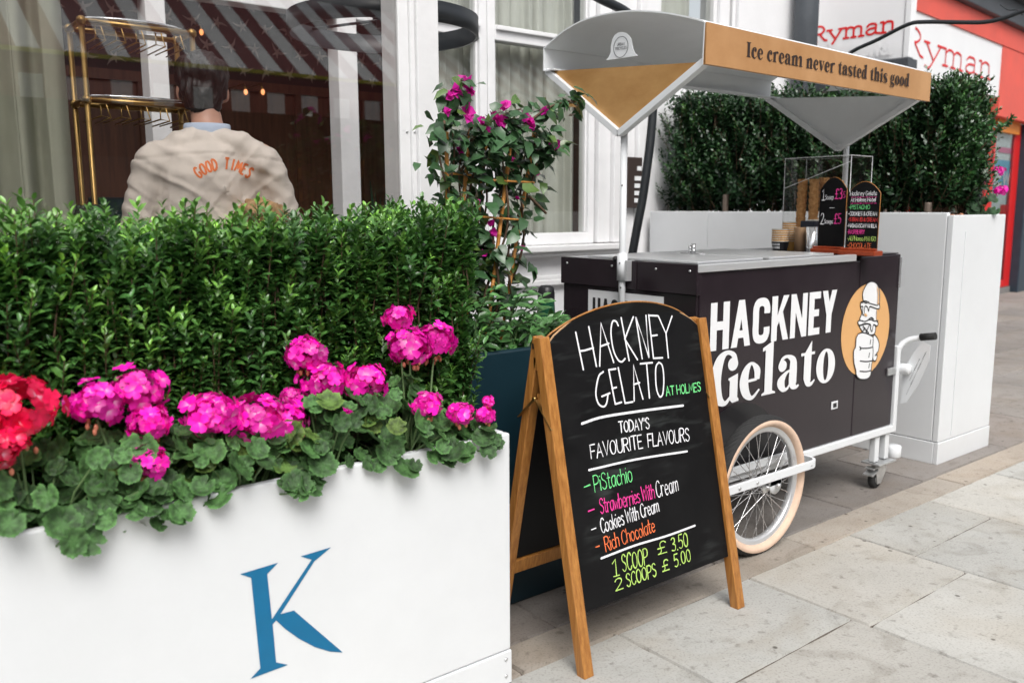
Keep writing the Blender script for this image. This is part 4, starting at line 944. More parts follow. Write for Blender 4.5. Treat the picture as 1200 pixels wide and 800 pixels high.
def bougainvillea():
    g = np.random.default_rng(21); t = empty('bougainvillea', (1.75, 2.28, .76), 'magenta bougainvillea climbing the bamboo canes in front of the sash window', 'climbing plant')
    st = MB(); P = []; A = []; N = []; L = []; W = []; C = []
    paths = []
    for i, (b, q) in enumerate(CANE):
        for k in range(2):
            pts = [b + (q - b) * s + np.array([.025 * math.sin(s * 9 + i + k * 3), .02 * math.cos(s * 9 + i + k * 3), 0]) for s in np.linspace(0, 1.0, 12)]; paths.append(pts)
    Y = 2.24
    for px in ([(523, 170), (520, 150), (524, 130), (534, 108), (545, 98)], [(552, 165), (565, 150), (590, 135), (610, 128)], [(600, 170), (615, 148), (640, 128), (660, 120), (680, 118)], [(570, 190), (590, 160), (600, 140)], [(626, 170), (640, 165), (648, 170)], [(540, 200), (560, 170), (566, 150)], [(600, 200), (630, 180), (650, 173)], [(575, 330), (572, 300), (568, 285)], [(620, 230), (640, 250)]):
        paths.append(crom([at(x, y, 'Y', Y + .04 * math.sin(x)) for x, y in px], 4))
    for pts in paths: st.tube(crom(pts, 2), [.004 * (1 - .6 * i / (2 * len(pts))) + .001 for i in range(len(crom(pts, 2)))], 6, False)
    def leaf(p, tone=None, s=None):
        a = nrm(np.array([g.normal(0, .8), g.normal(-.3, .5), g.normal(-.35, .45)])); P.append(p); A.append(a); N.append(np.array([g.normal(0, .3), -.6 + g.normal(0, .3), .7])); s = s or g.uniform(.034, .060)
        L.append(s); W.append(s * .72); C.append(tone if tone is not None else np.array([.035, .085, .033]) * g.uniform(.6, 1.6) + np.array([.05, .06, 0]) * (g.random() < .12))
    for i, pts in enumerate(paths):
        q = crom(pts, 6)
        for k in range(len(q) * (4 if i < 10 else 3) // 4):
            p = q[g.integers(len(q))] + g.normal(0, .02, 3); 
            if i < 10: p = p + g.normal(0, .024, 3) * np.array([1.2, 1, .6]) + np.array([0, .02, 0])
            leaf(p)
    for c in range(105):
        p = at(g.uniform(517, 640), g.uniform(150, 345), 'Y', g.uniform(2.15, 2.36)); leaf(p, s=g.uniform(.045, .07))
    for k in range(5): leaf(at(672 + g.normal(0, 5), 122 + g.normal(0, 6), 'Y', Y), np.array([.18, .10, .03]) * g.uniform(.6, 1.2), .035)
    V, T, Cc = leaves(np.array(P), np.array(A), np.array(N), np.array(L), np.array(W), np.array(C), HEART_T); fast('foliage', V, T, M['leaf'], t, Cc)
    st.build('stems', M['twig'], t)
    br = [(545, 96, 1.1), (552, 106, 1), (534, 107, 1), (541, 117, .9), (528, 113, .8), (524, 131, .7), (547, 129, 1.1), (549, 138, 1), (565, 143, 1.1), (571, 156, 1.1), (584, 141, 1), (592, 123, .9), (579, 136, .8), (616, 136, .9), (622, 148, 1), (620, 141, .9), (637, 131, .9), (649, 171, 1.1), (575, 262, .7), (578, 272, .8), (567, 298, .7), (630, 203, .5), (589, 143, .9), (560, 236, .5), (606, 232, .5), (540, 176, .7), (600, 186, .6), (612, 290, .5)]
    for x, y, s in br:
        p = at(x, y, 'Y', Y - .03); k = 5; a = nrm(np.stack([g.normal(0, .7, k), g.normal(-.3, .6, k), g.normal(.2, .7, k)], 1)); s_ = .028 * s * np.ones(k)
        V, T, Cc = (leaves(np.tile(p, (k, 1)) - a * .006, a, g.normal(0, 1, (k, 3)) + np.array([0, -1.5, .5]), s_ * 1.15, s_ * 1.15, np.array([.72, .014, .40]) * g.uniform(.7, 1.25, (k, 1)), HEART_T, LEAF_F)); fast('bract_cluster', V, T, M['bract'], t, Cc)
bougainvillea()

def leafy_plant():
    g = np.random.default_rng(5); t = empty('leafy_plant', (1.75, 2.25, .76), 'bushy bright green plant with pointed paired leaves spilling over the teal planter', 'plant')
    st = MB(); P = []; A = []; N = []; L = []; W = []; C = []
    for i in range(64):
        px, py = g.uniform(556, 662), g.uniform(338, 412)
        if px > 640: py = max(py, 372)
        y = g.uniform(2.04, 2.30); tip = at(px, py, 'Y', y); b = np.array([min(max(tip[0] + g.normal(0, .04), 1.50), 2.0), min(max(y + .06, 2.12), 2.42), .76]); q = crom([b, (b + tip) / 2 + np.array([0, .02, .04]), tip], 6); st.tube(q, .002, 5, False)
        for k in range(4):
            p = np.array(q[-1 - k * 3]); d = nrm(np.array(q[-1]) - np.array(q[-4])); u = nrm(np.cross(d, [0, 0, 1.])) if k % 2 else nrm(np.cross(d, [0, 1., .2]))
            for sg in (-1, 1):
                A.append(nrm(u * sg + d * .5 + np.array([0, -.15, -.15]) + g.normal(0, .15, 3))); P.append(p); N.append(np.array([0, -.5, 1]) + g.normal(0, .2, 3)); s = g.uniform(.042, .066) * (.65 if k == 0 else 1); L.append(s); W.append(s * .42)
                C.append(np.array([.075, .19, .055]) * g.uniform(.7, 1.3) * (1.25 if k == 0 else 1))
    V, T, Cc = leaves(np.array(P), np.array(A), np.array(N), np.array(L), np.array(W), np.array(C)); fast('foliage', V, T, M['leaf'], t, Cc); st.build('stems', M['gstem'], t)
leafy_plant()

bt = empty('green_flask', tuple(at(639, 390, 'Y', 2.40)), 'dark green flask with a black cap standing among the leaves of the teal planter', 'flask')
c = at(640, 352, 'Y', 2.40); r = .031
MB().lathe([(.0001, .755), (r * 1.08, .757), (r * 1.1, .76), (r * 1.1, c[2] - .06), (r * 1.0, c[2] - .01), (r * .98, c[2] + .002)], (c[0], c[1], 0), 'Z', 24).build('body', M['bottle'], bt)
MB().lathe([(r, c[2] + .002), (r * 1.02, c[2] + .03), (r * .94, c[2] + .036), (r * .9, c[2] + .046), (r * .6, c[2] + .055), (.0001, c[2] + .057)], (c[0], c[1], 0), 'Z', 24).build('cap', M['black'], bt)

# ------------------------------------------------------------------ chalkboard sign
def a_board():
    t = empty('chalkboard_sign', (1.86, 1.79, 0), 'wooden A board with an arched chalkboard listing gelato flavours and prices', 'pavement sign')
    f0 = np.array([0, 1.584, 0.]); f1 = np.array([0, 1.772, .906]); sl_ = nrm(f1 - f0); n = np.array([0, -sl_[2], sl_[1]])  # outward normal (towards the street)
    xl0, xl1 = 1.505, 1.540; xr0, xr1 = 2.165, 2.200
    Lf = np.linalg.norm(f1 - f0)
    def post(a, b, name, d0=-.032, d1=0.0, l0=0, l1=Lf):
        m = MB(); v = []
        for s in (l0, l1):
            for x, d in ((a, d0), (b, d0), (b, d1), (a, d1)): v.append(f0 + sl_ * s + n * d + np.array([x, 0, 0]))
        m.add(v, [(3, 2, 1, 0), (4, 5, 6, 7), (0, 1, 5, 4), (1, 2, 6, 5), (2, 3, 7, 6), (3, 0, 4, 7)]); return m.build(name, M['oak'], t, .003)
    post(xl0, xl1, 'front_leg'); post(xr0, xr1, 'front_leg')
    # chalkboard panel with arched head
    a, b = xl1 + .001, xr0 - .001; v0 = .165 / sl_[2]; v1 = .885 / sl_[2]; vt = .973 / sl_[2]; cx = (a + b) / 2; hw = (b - a) / 2
    arch = [(a + (b - a) * i / 24, v1 + (vt - v1) * (1 - (2 * i / 24 - 1) ** 2) ** .8) for i in range(25)]
    poly = [(a, v0), (b, v0)] + arch[::-1]
    bd = MB().prism(poly, f0, (1, 0, 0), sl_, n, -.020, -.010).build('chalkboard', M['board'], t, .0015)
    ed = MB(); pts = [f0 + sl_ * (q + .0015) + np.array([p, 0, 0]) + n * -.015 for p, q in arch]; ed.tube(pts, .0028, 6); ed.build('arch_edge', mat('raw_board_edge', (.50, .30, .15), .6), bd)
    # back half
    b0 = np.array([0, 2.0, 0.]); b1 = np.array([0, 1.812, .906]); s2 = nrm(b1 - b0); n2 = np.array([0, s2[2], -s2[1]]); L2 = np.linalg.norm(b1 - b0)
    def bpost(a, b, name):
        m = MB(); v = []
        for s in (0, L2):
            for x, d in ((a, -.03), (b, -.03), (b, .0), (a, .0)): v.append(b0 + s2 * s + n2 * d + np.array([x, 0, 0]))
        m.add(v, [(3, 2, 1, 0), (4, 5, 6, 7), (0, 1, 5, 4), (1, 2, 6, 5), (2, 3, 7, 6), (3, 0, 4, 7)]); return m.build(name, M['oak'], t, .003)
    bpost(1.512, 1.545, 'back_leg'); bpost(2.160, 2.193, 'back_leg')
    poly2 = [(1.547, .225), (2.158, .225)] + [(p + .003, q + .004) for p, q in arch[::-1]]
    MB().prism(poly2, b0, (1, 0, 0), s2, n2, -.018, -.008).build('back_panel', M['board'], t)
    pts = [b0 + s2 * (q + .006) + np.array([p, 0, 0]) + n2 * -.012 for p, q in arch]; MB().tube(pts, .003, 6).build('back_arch_edge', M['oak'], t)
    m = MB(); v = [b0 + s2 * s + n2 * d + np.array([x, 0, 0]) for s in (.178, .222) for x, d in ((1.5445, -.026), (2.1605, -.026), (2.1605, -.004), (1.5445, -.004))]
    m.add(v, [(3, 2, 1, 0), (4, 5, 6, 7), (0, 1, 5, 4), (1, 2, 6, 5), (2, 3, 7, 6), (3, 0, 4, 7)]); m.build('cross_rail', M['oak'], t, .002)
    # hinge blocks and folding stay
    for x in (1.519, 2.178):
        for z in (.83, .73):
            y = 1.76 if z > .8 else 1.745; k = MB(); k.box(x - .007, x + .012, y + .012, y + .048, z - .018, z + .018); k.build('hinge_block', M['oak'], t, .002)
        h = MB(); h.box(x - .008, x + .010, 1.775, 1.812, .870, .885); h.build('hinge', M['blackm'], t)
        s = MB(); s.beam((x - .012, 1.722, .66), (x - .012, 1.793, .735), .010, .003, (1, 0, 0)); s.beam((x - .015, 1.793, .735), (x - .015, 1.862, .672), .010, .003, (1, 0, 0)); s.tube([(x - .02, 1.793, .735), (x - .006, 1.793, .735)], .005, 8); s.build('stay', M['brass'], t)
    # writing, traced onto the board
    o = f0 + n * -.010; UX = np.array([1., 0, 0])
    def ink(): return Ink(o, UX, sl_, .0008)
    cw = .0052
    k = ink(); Z = lambda a, b: k.uv(660 + a * 190 / 894, 350 + b * 170 / 800)
    def S(txt, wd=cw, sm=False):
        sm = txt[0] == '~'; k.stroke([Z(*p) for p in pl(txt.lstrip('~'))], wd, sm, True)
    ALL = ('68,185 110,390', '140,155 182,372', '~92,288 120,284 165,270', '200,370 207,135 277,350', '205,262 250,246', '~302,148 290,125 270,128 262,190 275,280 300,335 322,347 340,330', '318,105 362,340', '385,100 338,222 408,335', '434,330 398,100 472,326 455,92',
              '470,90 496,328', '470,92 518,94', '484,205 516,200', '496,328 546,325', '523,96 565,192 598,96', '565,192 578,325',
              '~220,402 196,425 182,485 180,535 195,580 222,594 238,575 246,528', '212,538 256,520', '250,392 286,580', '250,392 288,386', '268,494 292,488', '286,580 320,570', '302,380 340,575 382,568', '390,562 386,366 438,552', '388,472 420,462', '424,358 490,352', '458,356 474,546',
              '~526,350 510,375 508,440 515,505 532,540 548,520 553,440 545,370 526,350')
    for q_, s in enumerate(ALL):
        if s.startswith('~220,402'): k.build('title_line', M['c_white'], bd); k = ink()
        S(s)
    k.build('title_line', M['c_white'], bd); k = ink()
    k.stroke([Z(*p) for p in pl('102,688 200,655 330,632 500,608 660,588')], .007, True, True)
    W2 = lambda a, b: k.uv(590 + a * 410 / 1200, 530 + b * 270 / 790)
    k.build('rule', M['c_white'], bd); k = ink()
    k.stroke([k.uv(690, 550.5), k.uv(745, 538), k.uv(805, 528.5)], .006, True, True)
    k.build('rule', M['c_white'], bd); k = ink()
    k.stroke([W2(335, 362), W2(450, 318), W2(560, 285), W2(656, 250)], .006, True, True)
    def T(i, s, p0, p1, ptop, wd=.0034, gap=1.3, sl=0, jit=.25):
        a = i.uv(*p0); b = i.uv(*p1); c = i.uv(*ptop); d = (b[0] - a[0], b[1] - a[1]); l = math.hypot(*d); h = abs((c[1] - a[1]) * d[0] / l - (c[0] - a[0]) * d[1] / l)
        sk_text(i, s, a, d, h, wd, l, gap, jit, slant=sl)
    c8 = lambda a, b: (670 + a * 180 / 1200, 440 + b * 120 / 800)
    c9 = lambda a, b: (660 + a * 190 / 844, 530 + b * 180 / 800)
    k.build('rule', M['c_white'], bd); k = ink()
    T(k, "TODAY'S", c8(372, 445), c8(606, 410), c8(345, 362)); k.build('written_line', M['c_white'], bd); k = ink(); T(k, 'FAVOURITE', c8(152, 648), c8(552, 562), c8(135, 540)); T(k, 'FLAVOURS', c8(596, 556), c8(918, 508), c8(572, 455))
    k.build('written_line', M['c_white'], bd); k = ink()
    T(k, 'Cream', c9(488, 235), c9(600, 198), c9(486, 150), wd=.0028); k.build('written_line', M['c_white'], bd); k = ink(); T(k, '-', c9(148, 412), c9(172, 404), c9(146, 386), gap=.5); T(k, 'Cookies With Cream', c9(200, 420), c9(498, 305), c9(192, 345), wd=.0028, gap=.9)
    k.build('written_line', M['c_white'], bd)
    k = ink(); T(k, 'AT HOLMES', c8(738, 155), c8(1006, 120), c8(734, 85)); k.build('written_line', M['c_green'], bd); k = ink(); T(k, '-', c9(110, 190), c9(142, 178), c9(110, 165), gap=.5); T(k, 'PiStachio', c9(165, 206), c9(360, 148), c9(156, 122), wd=.0028, gap=1); k.build('written_line', M['c_green'], bd)
    k = ink(); T(k, '-', c9(132, 315), c9(164, 304), c9(130, 292), gap=.5); T(k, 'Strawberries With', c9(194, 318), c9(476, 236), c9(186, 240), wd=.0028, gap=.8); k.build('written_line', M['c_pink'], bd)
    k = ink(); T(k, '-', c9(170, 500), c9(188, 494), c9(168, 482), gap=.5); T(k, 'Rich Chocolate', c9(222, 514), c9(478, 410), c9(212, 440), wd=.0028, gap=.9); k.build('written_line', M['c_orange'], bd)
    k = ink(); T(k, '1', c9(258, 645), c9(290, 636), c9(250, 562)); T(k, 'SCOOP', c9(310, 622), c9(442, 578), c9(300, 535)); T(k, '£', c9(492, 532), c9(540, 516), c9(484, 468)); T(k, '3.50', c9(566, 514), c9(650, 484), c9(556, 446))
    k.build('written_line', M['c_lime'], bd); k = ink(); T(k, '2', c9(272, 720), c9(312, 706), c9(262, 664)); T(k, 'SCOOPS', c9(332, 698), c9(485, 640), c9(322, 632)); T(k, '£', c9(516, 620), c9(552, 606), c9(506, 566)); T(k, '5.00', c9(580, 596), c9(664, 562), c9(570, 534)); k.build('written_line', M['c_lime'], bd)
    # smears of old chalk
a_board()

# ------------------------------------------------------------------ gelato cart
CX0, CX1, CY0, CY1, CZ0, CZ1 = 2.362, 3.715, 1.935, 2.615, .283, 1.03
def cart():
    t = empty('gelato_cart', (3.0, 2.27, 0), 'dark gelato cart on bicycle wheels with a copper canopy and white lettering', 'ice cream cart')
    xs = 3.385
    b = MB(); b.box(CX0, xs - .0015, CY0, CY1, CZ0, CZ1); body = b.build('body', M['cart'], t, .004)
    d = MB(); d.box(xs + .0015, CX1 - .004, CY0, CY1, CZ0, 1.046); cab = d.build('rear_cabinet', M['cart'], t, .004)
    # end board with overlapping lid band
    e = MB(); e.box(CX0 - .012, CX0 - .001, CY0 + .004, CY1 + .004, CZ0, .952); e.build('end_panel', M['cart'], t, .002)
    e = MB(); e.box(CX0 - .024, CX0 - .0005, CY0 - .006, CY0 + .27, .953, 1.058); e.box(CX0 - .024, CX0 - .0005, CY0 + .274, CY1 + .008, .953, 1.058); e.build('lid_band', M['cart'], t, .002)
    for y in (CY0 + .025, CY0 + .18, CY0 + .40, CY1 - .03): MB().lathe([(.0045, 0), (.0045, -.002), (.0001, -.003)], (CX0 - .024, y, 1.035), 'X', 10).build('rivet', M['galv'], t)
    # top: aluminium edge, glass lids
    for y in (CY0 - .010, CY1 - .022): MB().box(CX0 - .020, 3.335, y, y + .032, 1.031, 1.058).build('edge_trim', M['alu'], t, .003)
    g = MB(); g.box(CX0 - .018, 3.335, CY0 + .024, CY1 - .024, 1.032, 1.052); g.build('top', M['steel'], t, .002)
    for q in ((CX0 + .06, 2.80), (2.84, 3.28)): MB().box(*q, CY0 + .06, CY1 - .06, 1.054, 1.063).build('sliding_lid', M['alu'], t, .003)
    k = MB(); k.box(2.80, 2.83, 2.30, 2.40, 1.054, 1.068); k.tube([(2.815, 2.345, 1.068), (2.815, 2.345, 1.105)], .009, 10); k.tube([(2.815, 2.362, 1.068), (2.815, 2.362, 1.098)], .007, 10); k.build('lid_latch', M['steel'], t)
    m = MB(); m.box(xs + .004, CX1 - .006, CY0 + .01, CY1 - .01, 1.047, 1.052); m.build('cabinet_top', M['cart'], t, .002)
    h = MB(); h.box(CX1 - .018, CX1 - .006, CY0 - .008, CY0 - .001, .90, 1.035); h.build('hinge_plate', M['steel'], t, .002)
    lk = MB(); lk.box(CX1 - .07, CX1 - .004, CY0 - .012, CY0 - .001, .515, .548); lk.build('catch', M['galv'], t, .003)
    vn = MB(); vn.box(3.215, 3.262, CY0 - .004, CY0 - .001, .425, .458); v_ = vn.build('lock_plate', M['white'], t, .001); MB().box(3.226, 3.251, CY0 - .0055, CY0 - .0042, .433, .450).build('lock', M['black'], v_)
    # white frame
    f = MB(); f.box(CX0 - .01, CX1 + .004, CY0 - .010, CY0 + .02, CZ0 - .034, CZ0 - .002); f.box(CX0 - .01, CX1 + .004, CY1 - .02, CY1 + .01, CZ0 - .034, CZ0 - .002); f.box(CX1 - .002, CX1 + .028, CY0 - .012, CY0 + .02, CZ0 - .034, .64)
    f.box(CX1 - .002, CX1 + .028, CY1 - .02, CY1 + .012, CZ0 - .034, .64)
    for y in (CY0 + .004, CY1 - .034):
        f.box(CX1 - .115, CX1 - .08, y, y + .03, .125, CZ0 - .036); f.box(CX1 - .03, CX1 + .004, y, y + .03, .125, CZ0 - .036)
    f.build('frame', M['white'], t, .004)
    # swivel castors
    for y in (CY0 + .019, CY1 - .019):
        x = CX1 - .055; c = MB(); c.box(x - .07, x + .075, y - .045, y + .045, .115, .123); c.tube([(x, y, .115), (x, y, .095)], .028, 16)
        for s in (-1, 1):
            pr = [(x - .03, .098), (x + .035, .098), (x + .035, .075), (x - .005, .022), (x - .035, .022), (x - .045, .07)]; c.prism([(p, q) for p, q in pr], (0, y + s * .019, 0), (1, 0, 0), (0, 0, 1), (0, 1, 0), -.002, .002)
        co_ = c.build('castor', M['galv'], t, .002)
        w_ = MB(); xw = x - .022; w_.lathe([(.020, -.014), (.036, -.014), (.0435, -.009), (.0435, .009), (.036, .014), (.020, .014)], (xw, y, .0435), 'Y', 28); w_.build('castor_wheel', M['rubber'], co_)
        hb = MB(); hb.lathe([(.0001, -.0165), (.008, -.0165), (.009, -.014), (.026, -.013), (.026, .013), (.009, .014), (.0001, .0165)], (xw, y, .0435), 'Y', 24); hb.build('castor_hub', M['galv'], co_)
        bk = MB(); bk.beam((x - .03, y, .088), (x - .085, y, .068), .006, .05, (0, 0, 1)); bk.beam((x - .05, y, .100), (x - .075, y, .096), .006, .045, (0, 0, 1)); bk.build('brake_pedal', M['galv'], co_, .002)
    cup = MB(); cup.lathe([(.0001, .115), (.03, .115), (.034, .12), (.034, .165), (.03, .17), (.0001, .17)], (CX1 + .075, CY0 + .02, 0), 'Z', 24); cup.build('bumper', M['white'], t)
    bx = MB(); bx.lathe([(.0001, .16), (.075, .165), (.085, .18), (.085, .281), (.0001, .281)], (3.10, CY0 + .22, 0), 'Z', 28); bx.build('drain_tank', M['black'], t)
    ax = MB(); ax.tube([(2.60, CY0 + .02, .255), (2.60, CY1 - .02, .255)], .014, 12); ax.build('axle', M['galv'], t)
    # wheels
    def wheel(yc):
        o = bpy.data.objects.new('wheel', None); COL.objects.link(o); o.location = (0, 0, 0); o.parent = t; o.matrix_parent_inverse = Matrix()
        o.location = Vector((2.60, yc, .255)) - Vector(t.location); c = (2.60, yc, .255); Rr = .255
        # tyre: tread outside, tan wall inside (two pieces)
        tw = .021; prof = []
        for a in np.linspace(-.42 * math.pi, .42 * math.pi, 11): prof.append((Rr - tw + tw * math.cos(a) + .002, tw * 1.42 * math.sin(a)))
        ty = MB(); n = 120; V = []; F = []
        for i in range(n):
            an = 2 * math.pi * i / n
            for j, (r, hh) in enumerate(prof):
                kn = .0022 if ((i // 1 + (j % 2) * 1) % 2 == 0 and 1 < j < 9) else 0
                V.append((c[0] + (r + kn) * math.cos(an), c[1] + hh, c[2] + (r + kn) * math.sin(an)))
        q = len(prof)
        for i in range(n):
            for j in range(q - 1): F.append((i * q + j, ((i + 1) % n) * q + j, ((i + 1) % n) * q + j + 1, i * q + j + 1))
        ty.add(V, F, False).build('tyre', M['rubber'], o)
        sw = MB()
        for s in (-1, 1):
            pr = [(Rr - tw + tw * math.cos(a) + .0015, s * tw * 1.46 * math.sin(a)) for a in np.linspace(.38 * math.pi, .96 * math.pi, 9)]; sw.lathe(pr, c, 'Y', 72)
        sw.build('tyre_wall', M['tan'], o)
        ri = Rr - .044; rm = MB(); rm.lathe([(ri + .006, -.014), (ri - .010, -.013), (ri - .014, -.006), (ri - .014, .006), (ri - .010, .013), (ri + .006, .014), (ri + .006, -.014)], c, 'Y', 72); rm.build('rim', M['alu'], o)
        hb = MB(); hb.lathe([(.0001, -.045), (.007, -.045), (.007, -.034), (.014, -.034), (.022, -.030), (.022, -.026), (.012, -.022), (.012, .022), (.022, .026), (.022, .030), (.014, .034), (.007, .034), (.007, .045), (.0001, .045)], c, 'Y', 24); hb.build('hub', M['galv'], o)
        sp = MB()
        for k in range(36):
            s = 1 if k % 2 else -1; a = 2 * math.pi * k / 36; hs = a + (1 if (k // 2) % 2 else -1) * 1.15
            sp.tube([(c[0] + .02 * math.cos(hs), c[1] + s * .028, c[2] + .02 * math.sin(hs)), (c[0] + (ri - .012) * math.cos(a), c[1] + s * .003, c[2] + (ri - .012) * math.sin(a))], .0014, 5, False)
        sp.build('spokes', M['chrome'], o)
        return o
    wheel(1.832); wheel(CY1 + .085)
    ar = MB(); pts = [(2.60 + .285 * math.cos(a), .255 + .285 * math.sin(a)) for a in np.linspace(.06, math.pi - .06, 30)]
    pts = [(max(p, CX0 + .01), max(q, CZ0 + .002)) for p, q in pts]
    ar.prism(pts, (0, CY0, 0), (1, 0, 0), (0, 0, 1), (0, -1, 0), .0012, .0025); ar.build('wheel_arch_shade', M['black'], t)  # flat black sheet on the panel, standing in for shade in the wheel recess
    # guard rail round the wheel
    z = .30
    for s, y0, yo in ((1, CY0 + .0, 1.775), (-1, CY1, CY1 + .142)):
        p = crom([(2.89, y0 - .012 * s, z), (2.892, y0 - (y0 - yo) * .5, z), (2.88, yo + .02 * s, z), (2.85, yo, z)], 5)[:-1] + [np.array((2.85, yo, z)), np.array((2.30, yo, z)), np.array((2.29, yo + .03 * s, z)), np.array((2.29, y0 - .014 * s, z))]
        gr = MB()
        for q0, q1 in zip(p[:-1], p[1:]): gr.beam(q0, q1, .030, .012)
        if s == 1: gr.beam((2.87, CY0 - .03, z), (2.30, CY0 - .03, z), .03, .012)
        gr.build('guard_rail', M['white'], t, .002)
        dz = MB(); dz.lathe([(.0001, 0), (.034, 0), (.034, .006), (.0001, .006)], (2.63, yo + (.008 if s == 1 else -.014), .262), 'Y', 20); dz.box(2.596, 2.664, yo + (.008 if s == 1 else -.014), yo + (.014 if s == 1 else -.008), .262, .29); dz.build('dropout', M['white'], t)
    nb = MB(); nb.lathe([(.009, 0), (.009, -.008), (.005, -.011), (.0001, -.011)], (2.63, 1.775, .262), 'Y', 8); nb.lathe([(.006, 0), (.006, -.003), (.0001, -.003)], (2.50, 1.769, .30), 'Y', 10); nb.lathe([(.006, 0), (.006, -.003), (.0001, -.003)], (2.40, 1.769, .30), 'Y', 10); nb.lathe([(.004, 0), (.004, -.003), (.0001, -.003)], (2.83, 1.769, .30), 'Y', 10); nb.build('bolt', M['galv'], t)
    # push handle and its plate
    hx = 3.80
    A = lambda x, y: at(x, y, 'X', hx); A0 = A(1062, 402); 
    hp = crom([np.array([CX1 + .015, CY0 + .004, .40]), np.array([CX1 + .03, CY0 + .006, .60]), np.array([CX1 + .06, CY0 - .01, .655]), np.array([CX1 + .085, CY0 - .06, .675]), np.array([CX1 + .085, CY0 - .115, .688])], 6)
    h_ = MB().tube(hp, .0125, 12).build('handle', M['white'], t)
    MB().tube([(CX1 + .085, CY0 - .068, .679), (CX1 + .085, CY0 - .132, .691)], .0165, 14).build('grip', M['rubber'], h_)
    pp = [(-.005, .37), (-.03, .38), (-.075, .46), (-.12, .585), (-.122, .65), (-.085, .66), (-.05, .61), (-.005, .52)]
    pw = MB(); pw.prism(pp, (CX1 + .065, CY0, 0), (0, 1, 0), (0, 0, 1), (1, 0, 0), 0, .003); pw.build('handle_plate', M['white'], t)
    pk = MB(); g7 = random.Random(4)
    for i in range(26):
        f = i / 25; y_, z_ = -.03 - .075 * f, .42 + .20 * f; s_ = .0022 * g7.uniform(.6, 1.2); x_ = CX1 + .0648
        for dy, dz in ((0, 0),) + (((.016, -.006),) if 8 < i < 22 else ()): pk.add([(x_, CY0 + y_ + dy + s_, z_ + dz - s_), (x_, CY0 + y_ + dy - s_, z_ + dz - s_), (x_, CY0 + y_ + dy - s_, z_ + dz + s_), (x_, CY0 + y_ + dy + s_, z_ + dz + s_)], [(0, 1, 2, 3)])
    pk.build('plate_print', M['slate'], t)
    kb = MB(); kb.lathe([(.0001, -.03), (.02, -.03), (.024, -.022), (.024, .022), (.0001, .03)], (CX1 + .045, CY0 - .02, .535), 'Y', 18); kb.build('handle_knob', M['white'], t)
    # lettering on the side, traced
    ik = Ink((0, CY0, 0), (1, 0, 0), (0, 0, 1), .0015)
    zz = lambda a, b: ik.uv(820 + a * 180 / 960, 330 + b * 150 / 800)
    p0 = zz(60, 432); p1 = zz(818, 318); tp_ = zz(66, 128); t2 = zz(856, 55); zb = (p0[1] + p1[1]) / 2; zt = (tp_[1] + t2[1]) / 2
    block_text(ik, 'HACKNEY', (p0[0], zb), (1, 0), zt - zb, (t2[0] + .0 - p0[0]))
    g0 = zz(68, 782); g1 = zz(832, 628); gt = zz(160, 452); gb = zz(160, 775)
    gl = zz(60, 600)
    serif_text(ik, 'Gelato', (gl[0] + .004, gb[1] + .008), (1, 0), (gt[1] - gb[1]) * .98, g1[0] - gl[0], gap=.35); ik.build('lettering', M['whitep'], t)
    # hand and cone logo on an orange disc
    Q = lambda ikk, a, b: ikk.uv(980 + a * 70 / 431, 320 + b * 130 / 800)
    k1 = Ink((0, CY0, 0), (1, 0, 0), (0, 0, 1), .0015); c0 = Q(k1, 212, 410); rx = (Q(k1, 384, 400)[0] - Q(k1, 40, 440)[0]) / 2; rz = rx * 1.03
    k1.poly([(c0[0] + rx * math.cos(a), c0[1] + rz * math.sin(a)) for a in np.linspace(0, 2 * math.pi, 49)[:-1]]); dsk = k1.build('logo_disc', M['orange'], t)
    k2 = Ink((0, CY0, 0), (1, 0, 0), (0, 0, 1), .0022); k3 = Ink((0, CY0, 0), (1, 0, 0), (0, 0, 1), .0032); k4 = Ink((0, CY0, 0), (1, 0, 0), (0, 0, 1), .0042)
    lv = [0]
    def shape(s):
        lv[0] += 1; k2.z = .0020 + lv[0] * .0004; k3.z = k2.z + .0002
        pts = pl(s); q = crom(pts + [pts[0]], 4)[:-1]; k2.poly([Q(k2, *p) for p in q][::-1]); k3.stroke([Q(k3, *p) for p in q + [q[0]]], .0054)
    shape('160,380 200,436 268,440 276,372 220,365')
    shape('170,240 180,285 165,330 170,350 240,350 290,360 295,300 300,255 250,245 200,235')
    k4.z = .0062
    shape('190,200 185,150 200,105 225,70 255,60 285,75 305,120 308,170 306,225 300,245 250,235')
    shape('170,210 205,200 230,215 260,225 290,232 300,220 308,245 296,258 262,248 236,240 228,272 219,245 200,240 194,296 184,294 186,242 170,240')
    shape('148,350 165,340 200,348 235,335 270,345 285,345 296,365 285,380 262,372 252,418 242,400 240,370 200,362 160,375')
    shape('268,440 290,470 302,510 296,560 284,575 288,600 275,632 258,620 256,560 258,470')
    shape('150,438 185,428 250,452 258,480 256,520 258,560 254,620 246,670 240,730 215,760 165,762 138,735 134,700 120,640 118,560 132,530 136,470')
    k3.z = .0052
    for s in ('165,540 215,540 255,532', '160,530 172,541 162,552', '164,632 210,636 252,630', '162,705 205,708 244,700', '240,480 236,510', '232,575 226,605', '232,650 226,680', '185,380 225,430', '230,375 205,430', '195,400 180,420', '272,590 284,585', '225,330 245,320 262,332', '175,212 192,205 206,214 226,206'):
        k3.stroke([Q(k3, *p) for p in pl(s)], .0056, True, True)
    k4.poly([Q(k4, *p) for p in pl('284,90 296,120 300,170 297,222 289,224 292,150')][::-1]); k4.poly([Q(k4, *p) for p in pl('284,262 297,262 293,335 281,336')][::-1]); k4.poly([Q(k4, *p) for p in pl('188,296 205,312 216,306 204,288')][::-1])
    k2.build('logo_hand', M['whitep'], dsk); k3.build('logo_outline', M['inkb'], dsk); k4.build('logo_shading', M['orange'], dsk)
